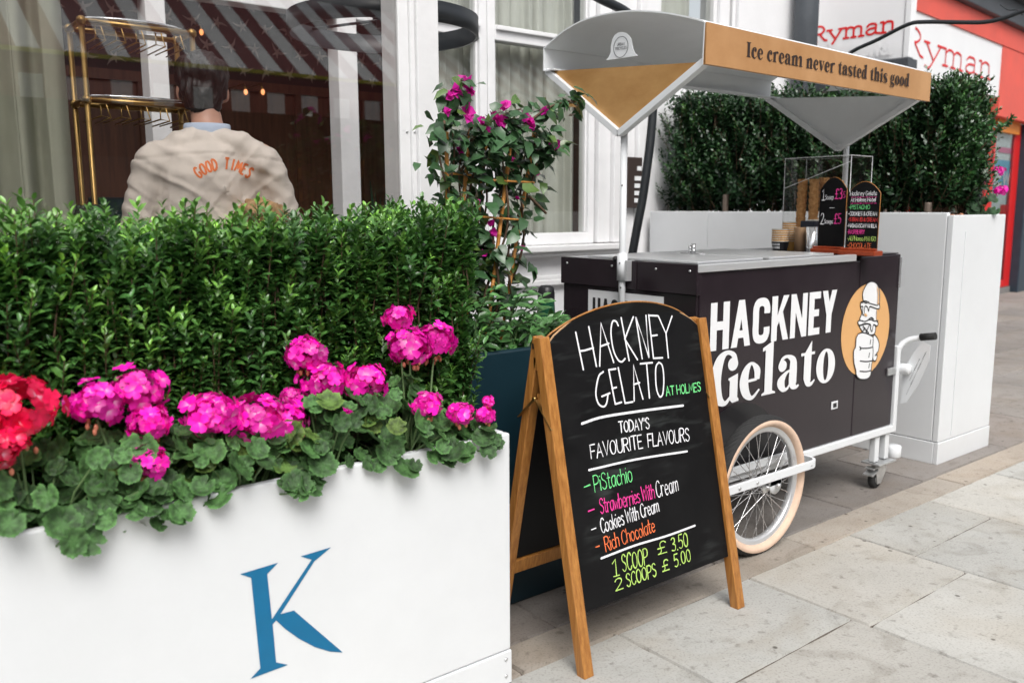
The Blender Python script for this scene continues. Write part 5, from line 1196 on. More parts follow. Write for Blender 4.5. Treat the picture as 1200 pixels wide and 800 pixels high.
    # white plate on the end
    xe = CX0 - .0125; zz0 = at(690, 338, 'X', xe); zz1 = at(778, 349, 'X', xe); sg = MB(); sg.box(xe - .003, xe, zz1[1], zz0[1], .62, .937); es = sg.build('end_sign', M['whitep'], t)
    i5 = Ink((xe - .003, zz0[1], 0), (0, -1, 0), (0, 0, 1), .0012); wd = zz0[1] - zz1[1]
    block_text(i5, 'HACKNEY', (wd * .07, .79), (1, 0), .118, wd * .83); serif_text(i5, 'Gelato', (wd * .1, .665), (1, 0), .105, wd * .76); i5.build('end_sign_lettering', M['inkb'], es)
    # canopy
    X0, X1 = 2.275, 3.735
    CURVE = [(1.882, 1.836), (1.90, 1.843), (1.955, 1.862), (2.02, 1.882), (2.10, 1.902), (2.20, 1.921), (2.32, 1.931), (2.44, 1.928), (2.54, 1.908), (2.61, 1.882), (2.652, 1.862)]
    prof = [(1.876, 1.700), (1.872, 1.828)] + [tuple(q) for q in crom(CURVE, 5)] + [(2.660, 1.860), (2.662, 1.775), (2.648, 1.770), (2.600, 1.772)]
    th = .005; m = MB()
    def off(i):
        a = np.array(prof[max(i - 1, 0)]); c = np.array(prof[min(i + 1, len(prof) - 1)]); d = nrm(c - a); return np.array(prof[i]) + np.array([d[1], -d[0]]) * th
    O = prof[1:]; n = len(prof)
    inn = [tuple(off(i)) for i in range(n)]
    V = []
    for x in (X0, X1): V += [(x, y, z) for y, z in prof] + [(x, y, z) for y, z in inn]
    F = []; FI = []
    for i in range(n - 1):
        F.append((i, i + 1, 2 * n + i + 1, 2 * n + i)); FI.append(1 if i < 1 else 2); F.append((n + i + 1, n + i, 3 * n + i, 3 * n + i + 1)); FI.append(0)
    for k in (0, 2 * n):
        for i in range(n - 1): F.append((k + i, k + n + i, k + n + i + 1, k + i + 1)); FI.append(2)
    F += [(0, 2 * n, 3 * n, n), (n - 1, 2 * n - 1, 4 * n - 1, 3 * n - 1)]; FI += [2, 2]
    V = [(x, y, z - .028 * (x - X0) / (X1 - X0) * max(0., (2.66 - y) / .78) * min(1., max(.45, .45 + .55 * (z - 1.70) / .12))) for x, y, z in V]
    m.add(V, F); ro = m.build('canopy_roof', [M['grey'], M['copper'], M['white']], t)
    ro.data.polygons.foreach_set('material_index', FI)
    ro.data.polygons.foreach_set('use_smooth', [False] * len(FI))
    # front name board proud of the roof edge
    fb = MB(); dz = -.014; v = [(X0, 1.866, 1.701), (X1, 1.866, 1.701 + dz), (X1, 1.866, 1.829 + dz * 1.9), (X0, 1.866, 1.829), (X0, 1.8705, 1.701), (X1, 1.8705, 1.701 + dz), (X1, 1.8705, 1.829 + dz * 1.9), (X0, 1.8705, 1.829)]
    fb.add(v, [(0, 1, 2, 3), (7, 6, 5, 4), (0, 4, 5, 1), (1, 5, 6, 2), (2, 6, 7, 3), (3, 7, 4, 0)]); fo = fb.build('fascia', M['copper'], t)
    i6 = Ink((0, 1.866, 0), (1, 0, 0), (0, 0, 1), .0012); F4 = lambda a, b: i6.uv(860 + a * 230 / 1200, 30 + b * 95 / 496)
    a = F4(75, 192); c = F4(1066, 376); hh = F4(78, 100)[1] - F4(75, 192)[1]; d = (c[0] - a[0], c[1] - a[1])
    serif_text(i6, 'Ice cream never tasted this good', a, d, hh, math.hypot(*d), gap=.5); i6.build('fascia_lettering', M['ink'], fo)
    # end panels: triangle with crest, white edge bars, post
    for X, near in ((2.300, True), (3.712, False)):
        tri = [(2.655, 1.775), (1.884, 1.712), (2.262, 1.512)]
        k = MB(); k.prism(tri, (X, 0, 0), (0, 1, 0), (0, 0, 1), (1, 0, 0), 0, .004); po = k.build('canopy_end_panel', M['copper_d'] if near else M['grey'], t)
        fr = MB(); 
        for p, q in ((tri[0], tri[2]), (tri[1], tri[2])): fr.beam((X - .004, p[0], p[1]), (X - .004, q[0], q[1]), .024, .028, (0, 0, 1))
        fr.build('panel_edge_bar', M['white'], po, .002)
        zi = Ink((X, 0, 0), (0, -1, 0), (0, 0, 1), .0) 
        CR = [(230, 582), (262, 552), (285, 510), (298, 470), (301, 390), (320, 300), (350, 245), (395, 212), (450, 203), (500, 215), (540, 250), (570, 300), (585, 390), (597, 440), (618, 485), (660, 520)]
        zr = lambda a, b: (lambda r_: (float(r_[1]), float(r_[2])))(at(690 + a * 90 / 1029, 20 + b * 70 / 800, 'X', 2.300))
        crp = [zr(*p) for p in CR]; cr = MB(); cr.prism(crp, (X - .002, 0, 0), (0, 1, 0), (0, 0, 1), (1, 0, 0), 0, .004); cro = cr.build('crest', M['white'] if near else M['grey'], po)
        i7 = Ink((X - .002, 0, 0), (0, -1, 0), (0, 0, 1), .0014); ce = zr(437, 405); e1 = zr(537, 398); e2 = zr(437, 262)
        rr = abs(e1[0] - ce[0]); r2 = abs(e2[1] - ce[1]) ; i7.ring(-ce[0], ce[1], (rr, r2), (rr * .93, r2 * .95))
        if near:
            for tx, p, q, hz in (('URBAN', zr(388, 388), zr(487, 378), .0085), ('TRICYCLES', zr(362, 447), zr(517, 428), .0085)):
                sk_text(i7, tx, (-p[0], p[1]), (-(q[0] - p[0]), q[1] - p[1]), hz, .0014, abs(q[0] - p[0]))
        i7.build('crest_mark', M['slate'], cro)
    for x, y, z0, z1, bx_ in ((2.322, 2.266, .60, 1.535, 1), (3.728, 2.232, 1.05, 1.53, 0)):
        po = MB().tube([(x, y, z0), (x, y, z1)], .0125, 16).build('canopy_post', M['white'], t)
        sl_ = MB(); sl_.lathe([(.0128, .985), (.0195, .985), (.0195, 1.085), (.0128, 1.085)] if bx_ else [(.0128, 1.05), (.02, 1.05), (.02, 1.075), (.0128, 1.075)], (x, y, 0), 'Z', 16); sl_.build('post_sleeve', M['white'], po)
        if bx_: 
            MB().box(x - .008, x + .030, y - .032, y - .020, .985, 1.06).build('post_bracket', M['alu'], po)
            kn = MB(); kn.sphere((x + .0, y + .035, 1.062), .012, 8); kn.tube([(x, y + .015, 1.062), (x, y + .035, 1.062)], .005, 8); kn.build('clamp_knob', M['black'], po)
            sc = MB(); 
            for z in (1.05, .96, 1.33): sc.lathe([(.003, 0), (.003, -.002), (.0001, -.002)], (x - .0125 - (.007 if z == 1.05 else 0), y - .006, z), 'X', 8)
            sc.build('post_screw', M['blackm'], po)
    return t
CART = cart()

# ------------------------------------------------------------------ things standing on the cart
ZC = 1.0525
def cup_stack(px, w_px, n, X, label, sleeve):
    p = at(px, 290, 'X', X); r = w_px / 2 * np.linalg.norm(p - CAM) / FPX * .97; t = empty('paper_cup_stack', (X, p[1], ZC), label, 'paper cups', 'stacks of paper gelato cups')
    dz = .0105; 
    m = MB(); m.lathe([(.0001, ZC), (r * .78, ZC), (r * .80, ZC + .002), (r * .97, ZC + .042)], (X, p[1], 0), 'Z', 28); m.build('lowest_cup', M['black'] if sleeve else M['cupor'], t)
    ri = MB(); bo = MB()
    for k in range(n):
        z = ZC + .042 + k * dz; ri.lathe([(r * .96, z), (r * 1.03, z + .001), (r * 1.04, z + .0035), (r * 1.02, z + .0045), (r * .93, z + .0045)], (X, p[1], 0), 'Z', 28)
        if k: bo.lathe([(r * .93, z - dz + .0045), (r * .965, z)], (X, p[1], 0), 'Z', 28)
    ri.build('cup_rims', M['cuprim'], t); bo.build('cup_walls', M['cupor'], t)
    if sleeve:
        i = Ink((X, p[1] + .0, 0), (0, -1, 0), (0, 0, 1), 0); V = []
        sk = MB()
        for row, z in ((0, ZC + .026), (1, ZC + .012)):
            for c in range(6):
                a = math.pi + .55 - .22 * c; rr = r * (.80 + .17 * (z - ZC) / .042) + .0012; a2 = a - .15
                sk.add([(X + rr * math.cos(a), p[1] + rr * math.sin(a), z), (X + rr * math.cos(a2), p[1] + rr * math.sin(a2), z), (X + rr * math.cos(a2) * 1.012, p[1] + rr * math.sin(a2), z + .009), (X + rr * math.cos(a) * 1.012, p[1] + rr * math.sin(a), z + .009)], [(0, 1, 2, 3)])
        sk.build('cup_print', M['whitep'], t)
cup_stack(914, 20, 6, 3.46, 'short stack of paper cups whose lowest cup is black with white print', True)
cup_stack(925, 18, 9, 3.53, 'taller stack of orange striped paper cups behind the short stack', False)

def cone_case():
    X = 3.58; pL = at(925, 285, 'X', X); pR = at(990, 290, 'X', X); y1, y0 = pL[1], at(1001, 290, 'X', X)[1]; zt = at(925, 188, 'X', X)[2]
    t = empty('cone_case', (X, (y0 + y1) / 2, ZC), 'clear acrylic box holding stacks of waffle cones', 'display case'); th = .0035; xa, xb = X - .06, X + .11
    def wall(a): return MB().box(*a).build('acrylic_wall', M['acrylic'], t)
    wall((xa, xa + th, y0, y1, ZC, zt)); wall((xb, xb + th, y0, y1, ZC, zt)); wall((xa + .004, xb - .001, y0, y0 + th, ZC, zt)); wall((xa + .004, xb - .001, y1 - th, y1, ZC, zt)); wall((xa, xb + th, y0, y1, zt + .001, zt + .0045)); wall((xa + .004, xb - .001, (y0 + y1) / 2 - .002, (y0 + y1) / 2 + .002, ZC + .002, zt - .001))
    e = MB()
    for x in (xa, xb):
        for y in (y0, y1): e.tube([(x, y, ZC), (x, y, zt + .005)], .0017, 5)
        e.tube([(x, y0, zt + .005), (x, y1, zt + .005)], .0017, 5)
    for y in (y0, y1): e.tube([(xa, y, zt + .005), (xb, y, zt + .005)], .0017, 5)
    e.tube([(xa, y1, zt - .13), (xa, y0, zt - .02)], .0015, 5)
    e.build('polished_edges', M['whitep'], t)
    return xa, xb, y0, y1
CC = cone_case()
def cone_stack(px, ptop, pbot, X, label, lean=0):
    p = at(px, pbot, 'X', X); q = at(px + lean, ptop, 'X', X); t = empty('waffle_cone_stack', (X, p[1], ZC), label, 'waffle cones', 'stacks of waffle cones in the case')
    m = MB(); H = q[2] - ZC; n = 7; r = .0205; y = p[1]; sh = (q[1] - p[1])
    prof = []; 
    m.lathe([(.006, ZC), (r, ZC + H * .38)], (X, y, 0), 'Z', 24)
    for k in range(n):
        z0 = ZC + H * .38 + k * H * .62 / n; z1 = z0 + H * .62 / n; m.lathe([(r * .93, z0), (r * 1.10, z1 - .003), (r * 1.10, z1), (r * .9, z1 - .001)], (X, y, 0), 'Z', 24)
    for i, v in enumerate(m.v): f = (v[2] - ZC) / H; m.v[i] = (v[0], v[1] + sh * f + .0012 * math.sin(v[2] * 900), v[2])
    m.build('cones', M['wafer'], t)
cone_stack(937, 210, 275, 3.545, 'leftmost tall stack of waffle cones leaning in the acrylic box', 4)
cone_stack(952.5, 210, 275, 3.545, 'second stack of waffle cones from the left in the acrylic box', 2)
cone_stack(966, 208, 280, 3.60, 'waffle cone stack half hidden behind the price board', 0)
cone_stack(983, 212, 280, 3.61, 'rearmost waffle cone stack between the two little chalkboards', 0)

p = at(937, 290, 'X', 3.47); t = empty('kraft_cup', (3.47, p[1], ZC), 'kraft paper tub standing beside the metal tumbler', 'paper tub'); r = .027
zt = at(937, 267, 'X', 3.47)[2]
MB().lathe([(.0001, ZC), (r * .82, ZC), (r, zt), (r * 1.03, zt + .003), (r * .93, zt + .002), (r * .78, ZC + .02), (.0001, ZC + .02)], (3.47, p[1], 0), 'Z', 28).build('body', M['kraft'], t)
p = at(951, 290, 'X', 3.45); t = empty('metal_tumbler', (3.45, p[1], ZC), 'polished steel tumbler beside the kraft paper tub', 'tumbler'); zt = at(951, 266, 'X', 3.45)[2]
MB().lathe([(.0001, ZC), (r * .85, ZC), (r * .88, ZC + .003), (r, zt), (r * .94, zt), (r * .82, ZC + .01), (.0001, ZC + .01)], (3.45, p[1], 0), 'Z', 28).build('body', M['steel'], t)
p = at(950, 270, 'X', 3.50); q = at(957, 259, 'X', 3.50); t = empty('napkin_box', (3.50, p[1], ZC), 'dark napkin box behind the steel tumbler', 'napkin box')
m = MB(); m.box(3.485, 3.54, q[1], at(940, 262, 'X', 3.5)[1], ZC, q[2]); m.build('body', mat('navy_box', (.015, .02, .035), .5), t, .004); MB().box(3.49, 3.535, q[1] + .006, q[1] + .04, q[2] + .001, q[2] + .006).build('napkins', M['cuprim'], t)

def mini_board(pa, pb, ptop, pbase, X, label, lines, tilt=.02):
    a = at(pa, pbase, 'X', X); b = at(pb, pbase, 'X', X); ya, yb = a[1], b[1]; zt = at((pa + pb) / 2, ptop, 'X', X)[2]; z0 = ZC + .022
    t = empty('counter_chalkboard', (X, (ya + yb) / 2, ZC), label, 'menu board'); n = 14; h = zt - z0; W_ = ya - yb
    arch = [(W_ * i / n, h * (1 - .17 * (2 * i / n - 1) ** 2)) for i in range(n + 1)]
    poly = [(0, 0), (W_, 0)] + arch[::-1]; s2 = nrm(np.array([tilt, 0, 1])); nn = np.cross((0, -1, 0), s2); o = np.array([X, ya, z0])
    bd = MB().prism(poly, o, (0, -1, 0), s2, nn, -.006, 0).build('slate', M['board'], t)
    MB().tube([o + np.array([0, -p_, 0]) + s2 * q_ - nn * .003 for p_, q_ in [(0, 0)] + arch + [(W_, 0)]], .002, 6).build('slate_edge', M['oak'], bd)
    bs = MB(); bs.box(X - .035, X + .03, yb - .012, ya + .012, ZC, ZC + .020); bs.box(X - .022, X - .008, yb - .010, ya + .010, ZC + .0202, ZC + .030); bs.build('base', M['redw'], t, .003)
    inks = {}
    for (s, u, v, w_, hh, c) in lines:
        ik = inks.setdefault(c, Ink(o, (0, -1, 0), s2, .0008)); sk_text(ik, s, (u * W_, v * h), (1, .0), hh * h, .0034 if hh > .1 else .0017, w_ * W_, 1.2, .2)
    for c, ik in inks.items(): ik.build({'c_white': 'white_writing', 'c_pink': 'pink_writing', 'c_green': 'green_writing', 'c_red': 'red_writing', 'c_lime': 'lime_writing', 'c_orange': 'orange_writing'}[c], M[c], bd)
mini_board(957.5, 988, 208, 292, 3.44, 'small arched chalkboard with scoop prices in white and pink', [
    ('1', .08, .68, .09, .15, 'c_white'), ('Scoop', .2, .69, .32, .065, 'c_white'), ('£3', .58, .70, .26, .14, 'c_pink'), ('.5', .85, .71, .1, .09, 'c_pink'), ('-', .40, .55, .2, .05, 'c_white'),
    ('2', .08, .34, .12, .15, 'c_white'), ('Scoops', .22, .35, .33, .06, 'c_white'), ('£5', .60, .35, .25, .14, 'c_pink')])
mini_board(990, 1027, 213, 295, 3.385, 'small arched chalkboard listing flavours in many colours', [
    ('Hackney Gelato', .06, .80, .84, .065, 'c_white'), ('---------', .1, .765, .8, .02, 'c_pink'), ('At Holmes Hotel', .10, .71, .78, .055, 'c_white'), ('---------', .1, .675, .8, .02, 'c_pink'),
    ('-PISTACHIO', .05, .60, .66, .06, 'c_green'), ('-COOKIES & CREAM', .05, .505, .90, .055, 'c_white'), ('-STRAWB & CREAM', .05, .42, .92, .055, 'c_red'), ('-MADAGASCAN VANILLA', .05, .33, .92, .055, 'c_white'),
    ('-RASPBERRY', .05, .235, .55, .06, 'c_pink'), ('-ALPHonso MANGO', .06, .135, .9, .065, 'c_lime'), ('-CHOCOLATE', .07, .03, .76, .07, 'c_orange')])

# ------------------------------------------------------------------ tall white planter wall with its hedge
def planter_wall():
    t = empty('tall_white_planter', (4.5, 2.9, 0), 'tall white planter wall running from the house front to the pavement behind the cart', 'planter')
    x0, x1, y0, y1, h = 4.2, 4.76, 1.945, 3.86, 1.222
    m = MB(); m.box(x0, x1, y0, y0 + .03, .112, h - .012); m.box(x0, x0 + .03, y0 + .032, 2.50, .112, h); m.box(x1 - .03, x1, y0 + .032, y1, .0, h); m.build('body', M['white'], t, .004)
    s = MB(); s.box(x0, x0 + .03, 2.503, 3.395, .112, h + .004); s.box(x0, x0 + .03, 3.398, y1, .112, h + .006); s.build('side_panel', M['white'], t, .003)
    st = MB(); st.box(x0 + .125, x0 + .135, y0 - .004, y0 - .0005, .13, h - .09); st.build('front_seam', M['white'], t, .001)
    k = MB(); k.box(x0 - .002, x1 + .002, y0 - .003, y0 + .02, .0, .109); k.box(x0 - .003, x0 + .02, y0 + .021, y1, .0, .109); k.build('kick_panel', M['white'], t, .003)
    MB().box(x0 + .032, x1 - .032, y0 + .034, y1 - .01, .9, h - .035).build('soil', M['soil'], t)
    g = np.random.default_rng(8); p = MB()
    for i in range(420): p.sphere((g.uniform(x0 + .035, x1 - .05), g.uniform(y0 + .05, y1 - .03), h - .03 + g.uniform(0, .022)), g.uniform(.008, .015), 4, (1, 1.2, .7))
    p.build('pebbles', M['pebble'], t)
planter_wall()
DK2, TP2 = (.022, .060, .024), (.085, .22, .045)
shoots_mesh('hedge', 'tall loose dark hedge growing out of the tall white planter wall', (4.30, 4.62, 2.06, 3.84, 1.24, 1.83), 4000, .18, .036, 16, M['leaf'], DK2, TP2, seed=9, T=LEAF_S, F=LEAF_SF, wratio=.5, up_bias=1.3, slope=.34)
def sprig():
    g = np.random.default_rng(31); t = empty('hedge_shoot', (4.45, 2.0, 1.24), 'single long leafy shoot leaning out of the right end of the dark hedge', 'shoot'); st = MB(); P = []; A = []; N = []; L = []; W = []; C = []
    for path in ([(1118, 215), (1140, 185), (1165, 158), (1186, 138)], [(1105, 180), (1130, 165), (1150, 150), (1163, 146)], [(1115, 240), (1135, 205), (1150, 185)]):
        q = crom([at(x, y, 'X', 4.42) for x, y in path], 8); st.tube(q, .003, 5, False)
        for i in range(len(q)):
            for k in range(5):
                d = nrm(q[min(i + 1, len(q) - 1)] - q[max(i - 1, 0)]); a = nrm(d * .6 + g.normal(0, .8, 3)); P.append(q[i]); A.append(a); N.append(g.normal(0, 1, 3) + np.array([0, 0, .5])); s = g.uniform(.022, .036); L.append(s); W.append(s * .5); C.append(np.array([.045, .13, .04]) * g.uniform(.7, 1.4))
    V, T, Cc = leaves(np.array(P), np.array(A), np.array(N), np.array(L), np.array(W), np.array(C)); fast('foliage', V, T, M['leaf'], t, Cc); st.build('stems', M['twig'], t)
sprig()
def far_geranium():
    g = np.random.default_rng(33); y = 2.02; t = empty('geranium', (4.62, y, 1.2), 'dark leaved geranium with pink flowers on the far corner of the tall white planter', 'flower'); out = []; st = MB()
    for i in range(36):
        p = at(g.uniform(1118, 1164), g.uniform(212, 262), 'X', g.uniform(4.55, 4.72)); out.append(ger_leaf(p, np.array([-.5 + g.normal(0, .3), -.5 + g.normal(0, .3), .6]), g.uniform(.022, .038), g, np.array([.04, .10, .04]) * g.uniform(.6, 1.3)))
    V, T, C = cat_meshes(out); fast('leaves', V, T, M['gleaf'], t, C)
    for x, yy, r in ((1144, 208, 9), (1139, 201, 6), (1170, 200, 5), (1172, 223, 5)):
        c = at(x, yy, 'X', 4.66); V, T, C = flower_head(c, r * np.linalg.norm(c - CAM) / FPX, g, MAG, 16); fast('flower_head', V, T, M['petal'], t, C); st.tube(crom([np.array([4.64, y, 1.2]), (np.array([4.64, y, 1.2]) + c) / 2 + np.array([0, .01, .01]), c], 4), .0025, 5)
    st.build('flower_stems', M['gstem'], t)
far_geranium()
for px, py, ph, lab in ((850, 246, 17, 'short bronze spotlight on the planter wall below the canopy, left of the cone case'), (1087, 252, 13, 'short bronze spotlight on the planter wall to the right of the little chalkboards')):
    p = at(px, py, 'X', 4.26); t = empty('spotlight', tuple(p), lab, 'light', 'bronze planter spotlights'); h = ph * np.linalg.norm(p - CAM) / FPX; r = .017; b = 1.19
    MB().lathe([(r, b), (r, p[2] + h - .006), (r * .93, p[2] + h), (r * .8, p[2] + h), (r * .75, p[2] + h - .012), (.0001, p[2] + h - .012)], (p[0], p[1], 0), 'Z', 20).build('body', M['bronze'], t)
    MB().lathe([(r * 1.3, b + .005), (r * 1.3, b + .02), (.0001, b + .02)], (p[0], p[1], 0), 'Z', 20).build('base', M['blackm'], t)

# ------------------------------------------------------------------ black arc heater and bent rod
def arc_lamp():
    Y = 3.2; A = lambda x, y: at(x, y, 'Y', Y); t = empty('arc_lamp', (3.3, Y, 0), 'black arc lamp with a wide black ring shade hanging beside the glass screen', 'lamp')
    c = A(450, 40); tp_ = A(722, 8)
    b0 = A(742, 292); b1 = A(755, 220); b2 = A(765, 130); b3 = A(762, 60)
    d = b0 - b1; base = b0 + d * (b0[2] - .04) / max(.01, (b1[2] - b0[2]))
    pts = [np.array([base[0], Y, .02]), b0, b1, b2, b3, A(748, 30), A(733, 14), A(706, 0), A(665, -20), A(600, -38), A(520, -38), np.array([c[0], Y, c[2] + .32])]
    MB().tube(crom(pts, 6), .023, 14).build('arc_pole', M['blackm'], t)
    MB().lathe([(.0001, .045), (.16, .04), (.19, .02), (.19, 0), (.0001, 0)], (pts[0][0], Y, 0), 'Z', 32).build('base', M['blackm'], t)
    MB().tube([(c[0], Y, c[2] + .32), (c[0], Y, c[2] + .05)], .006, 8).build('hanger', M['blackm'], t)
    rr = (A(549, 40)[0] - A(358, 40)[0]) / 2; z0, z1 = c[2] - .012, c[2] + .063
    sh = MB(); sh.lathe([(rr - .012, z0), (rr, z0), (rr, z1), (rr - .012, z1), (rr - .012, z0)], (c[0], Y, 0), 'Z', 72); s_ = sh.build('ring_shade', M['blackm'], t)
    sp = MB()
    for k in range(4): a = k * math.pi / 2 + .4; sp.tube([(c[0], Y, c[2] + .055), (c[0] + (rr - .01) * math.cos(a), Y + (rr - .01) * math.sin(a), c[2] + .055)], .006, 8)
    sp.tube([(c[0], Y, c[2] + .02), (c[0], Y, c[2] + .08)], .03, 14); sp.build('shade_spokes', M['blackm'], s_)
arc_lamp()
def rod():
    X = 4.45; A = lambda x, y: at(x, y, 'X', X); t = empty('bent_rod', (4.5, 2.6, 1.15), 'bent black steel rod rising from the hedge and reaching over the pavement', 'rod'); e = A(985, 70)
    pts = [np.array([X, e[1] + .01, 1.15]), np.array([X, e[1], e[2] - .12]), A(992, 66), A(1030, 46), A(1064, 29), A(1085, 26), A(1130, 26.5), A(1155, 26), A(1178, 21), A(1200, 13), A(1240, 2), A(1300, -12)]
    MB().tube(crom(pts, 5), .010, 12).build('rod', M['blackm'], t)
    MB().tube(crom([A(1172, 6), A(1182, 12), A(1192, 12), A(1198, 18)], 4), .0025, 6).build('wire', M['blackm'], t)
rod()

# ------------------------------------------------------------------ people
def person(label, loc, rz, seated=False, hair='hair', jacket=None, main=False):
    t = empty('person', loc, label, 'person', rz=0)
    c, s = math.cos(rz), math.sin(rz); nw = .90 if main else 1
    def W_(x, y, z): x = x * (nw if z < 1.46 else 1); return (loc[0] + x * c - y * s, loc[1] + x * s + y * c, loc[2] + z)
    def CH(pts, st=.02): return chain([(*W_(*p[:3]), *p[3:]) for p in pts], st)
    lift = -.43 if seated else 0
    H = lambda z: z + lift
    hd = (-.012, .045, 1.625) if main else (0, .02, 1.61)
    B = []
    # torso, neck, head
    B += CH([(0, 0, H(.92), .155, .105, .10), (0, .005, H(1.1), .15, .10, .1), (0, -.01, H(1.30), .185, .115, .10), (0, -.02, H(1.40), .15, .08, .06), (0, .0, H(1.46), .062, .060, .05), (hd[0] * .5, .02, H(1.53), .055, .056, .05)], .025)
    h = (hd[0], hd[1], H(hd[2]))
    B += [(W_(h[0], h[1], h[2] + .01), (.072, .088, .105)), (W_(h[0], h[1] + .03, h[2] - .06), (.052, .055, .05)), (W_(h[0] - .02 * main, h[1] + .094, h[2] - .015), (.014, .022, .022)), (W_(h[0], h[1] + .07, h[2] - .095), (.03, .025, .02)), (W_(h[0], h[1] + .083, h[2] - .055), (.022, .012, .008))]
    for q in (-1, 1): B += [(W_(h[0] + q * .078, h[1] + .0, h[2] - .01), (.012, .022, .033)), (W_(h[0] + q * .03, h[1] + .082, h[2] + .015), (.014, .01, .01))]
    for q in (-1, 1):
        sh = (q * .185, -.02, H(1.385)); el = (q * .265, .0, H(1.11)); wr = (q * .19, .22, H(1.05)); hd_ = (q * .17, .30, H(1.06))
        B += CH([(*sh, .06, .06, .06), (q * .23, -.01, H(1.25), .047, .047, .047), (*el, .040, .040, .040), (*wr, .028, .028, .026), (*hd_, .034, .02, .022)])
        for k in range(4): B += CH([(hd_[0] + (k - 1.5) * .017, hd_[1] + .03, hd_[2], .009, .009, .009), (hd_[0] + (k - 1.5) * .018, hd_[1] + .07, hd_[2] - .012, .008, .008, .008), (hd_[0] + (k - 1.5) * .018, hd_[1] + .085, hd_[2] - .035, .007, .007, .007)], .008)
        B += CH([(hd_[0] - q * .03, hd_[1], hd_[2], .01, .01, .01), (hd_[0] - q * .055, hd_[1] + .035, hd_[2] + .008, .008, .008, .008)], .008)
        hip = (q * .09, 0, H(.90)); kn = (q * .10, .40, .50) if seated else (q * .10, .02, .50); an = (q * .10, .38, .08) if seated else (q * .10, -.01, .08)
        B += CH([(*hip, .085, .085, .085), (*kn, .055, .055, .055), (*an, .036, .036, .036)]); B += CH([(an[0], an[1] + .0, .05, .036, .05, .045), (an[0], an[1] + .15, .035, .042, .05, .03)])
    blob('body', B, M['skin'], t, .009, 4)
    # trousers
    T_ = CH([(0, 0, H(1.0), .16, .115, .06), (0, 0, H(.90), .17, .125, .08)])
    for q in (-1, 1):
        kn = (q * .10, .40, .50) if seated else (q * .10, .02, .50); an = (q * .10, .38, .10) if seated else (q * .10, -.01, .10)
        T_ += CH([(q * .09, 0, H(.90), .095, .098, .09), (*kn, .07, .07, .07), (*an, .058, .06, .04)])
    blob('trousers', T_, M['navy'], t, .018, 3)
    # jacket
    J = CH([(0, -.0, H(.84), .20 * nw, .145, .05), (0, .0, H(1.0), .20 * nw, .14, .08), (0, -.012, H(1.2), .212 * nw, .135, .1), (0, -.025, H(1.32), .205 * nw, .128, .09), (0, -.03, H(1.385), .165, .10, .06), (0, -.012, H(1.435), .092, .078, .035)], .02)
    for q in (-1, 1):
        J += CH([(q * .045, -.02, H(1.452), .06, .07, .040), (q * .10, -.03, H(1.432), .062, .07, .046), (q * .185, -.03, H(1.362), .078, .084, .070)])
        J += CH([(q * .19, -.025, H(1.360), .080, .086, .075), (q * .24, -.015, H(1.25), .073, .078, .07), (q * .285, -.0, H(1.10), .066, .07, .06), (q * .23, .16, H(1.05), .052, .052, .05)])
    def folds(v, n):
        if not main: return v
        lx = (v.x - loc[0]) * c + (v.y - loc[1]) * s; lz = v.z - loc[2]
        a = noise.noise(Vector((lx * 9 + lz * 3, v.y * 6, lz * 3.2))) * .006 + noise.noise(Vector((lx * 24 - lz * 9, v.y * 10, lz * 9))) * .005 + noise.noise(Vector((lx * 14 + lz * 26, 3, lz * 5))) * .006
        cr = lambda s_, o: max(0, 1 - abs(noise.noise(Vector((lx * s_[0] + lz * s_[1], o, lz * s_[2] - lx * s_[3]))) * 5.0)) ** 2
        a += .0060 * cr((7, 5, 4, 2), 1) + .0045 * cr((11, -9, 6, 4), 7) - .004 * math.exp(-((lz - 1.40 + .10 * abs(lx)) / .004) ** 2)
        b = .010 * math.exp(-((abs(lx) - .165 - .06 * max(0, 1.25 - lz)) / .022) ** 2) * (1 if lz < 1.30 else max(0, 1 - (lz - 1.30) / .05))
        return v + n * (a - b)
    jk = blob('jacket', J, jacket or M['navy'], t, .008 if main else .02, 6, folds)
    # collar
    cl = MB(); prof = [(.066, -.005), (.073, .022), (.0735, .040), (.070, .044), (.0625, .035), (.060, .0)]
    cl.lathe(prof, (0, 0, 0), 'Z', 36, -.35 * math.pi - .7, 1.35 * math.pi - .55) if False else cl.lathe(prof, (0, 0, 0), 'Z', 40)
    for i, v in enumerate(cl.v): x, y, z = v; cl.v[i] = W_(x * 1.08 + hd[0] * .4, y * 1.0 + .004 + z * .25, H(1.452) + z + (-.35 * max(0, y)) * 1.0 + .010 * (y < 0))
    cl.build('shirt_collar', M['shirt'], t)
    # hair
    hr = [(W_(h[0], h[1] - .012, h[2] + .052), (.083, .092, .078)), (W_(h[0], h[1] - .03, h[2] + .0), (.076, .070, .075)), (W_(h[0], h[1] - .045, h[2] - .045), (.060, .042, .045)), (W_(h[0] - .01, h[1] + .05, h[2] + .095), (.07, .055, .032)), (W_(h[0] - .04, h[1] + .035, h[2] + .075), (.045, .06, .04))]
    if main: hr = [(p, (x[0] * 1.10, x[1] * 1.06, x[2] * 1.04)) for p, x in hr]
    if hair == 'blond': hr = [(p, tuple(x * 1.13 for x in r_)) for p, r_ in hr]
    def tuft(v, n): return v + n * (.012 * noise.noise(Vector((v.x * 60, v.y * 60, v.z * 18))) + .006 * noise.noise(Vector((v.x * 25, v.y * 25, v.z * 25))))
    blob('hair', hr, M[hair], t, .007, 3, tuft)
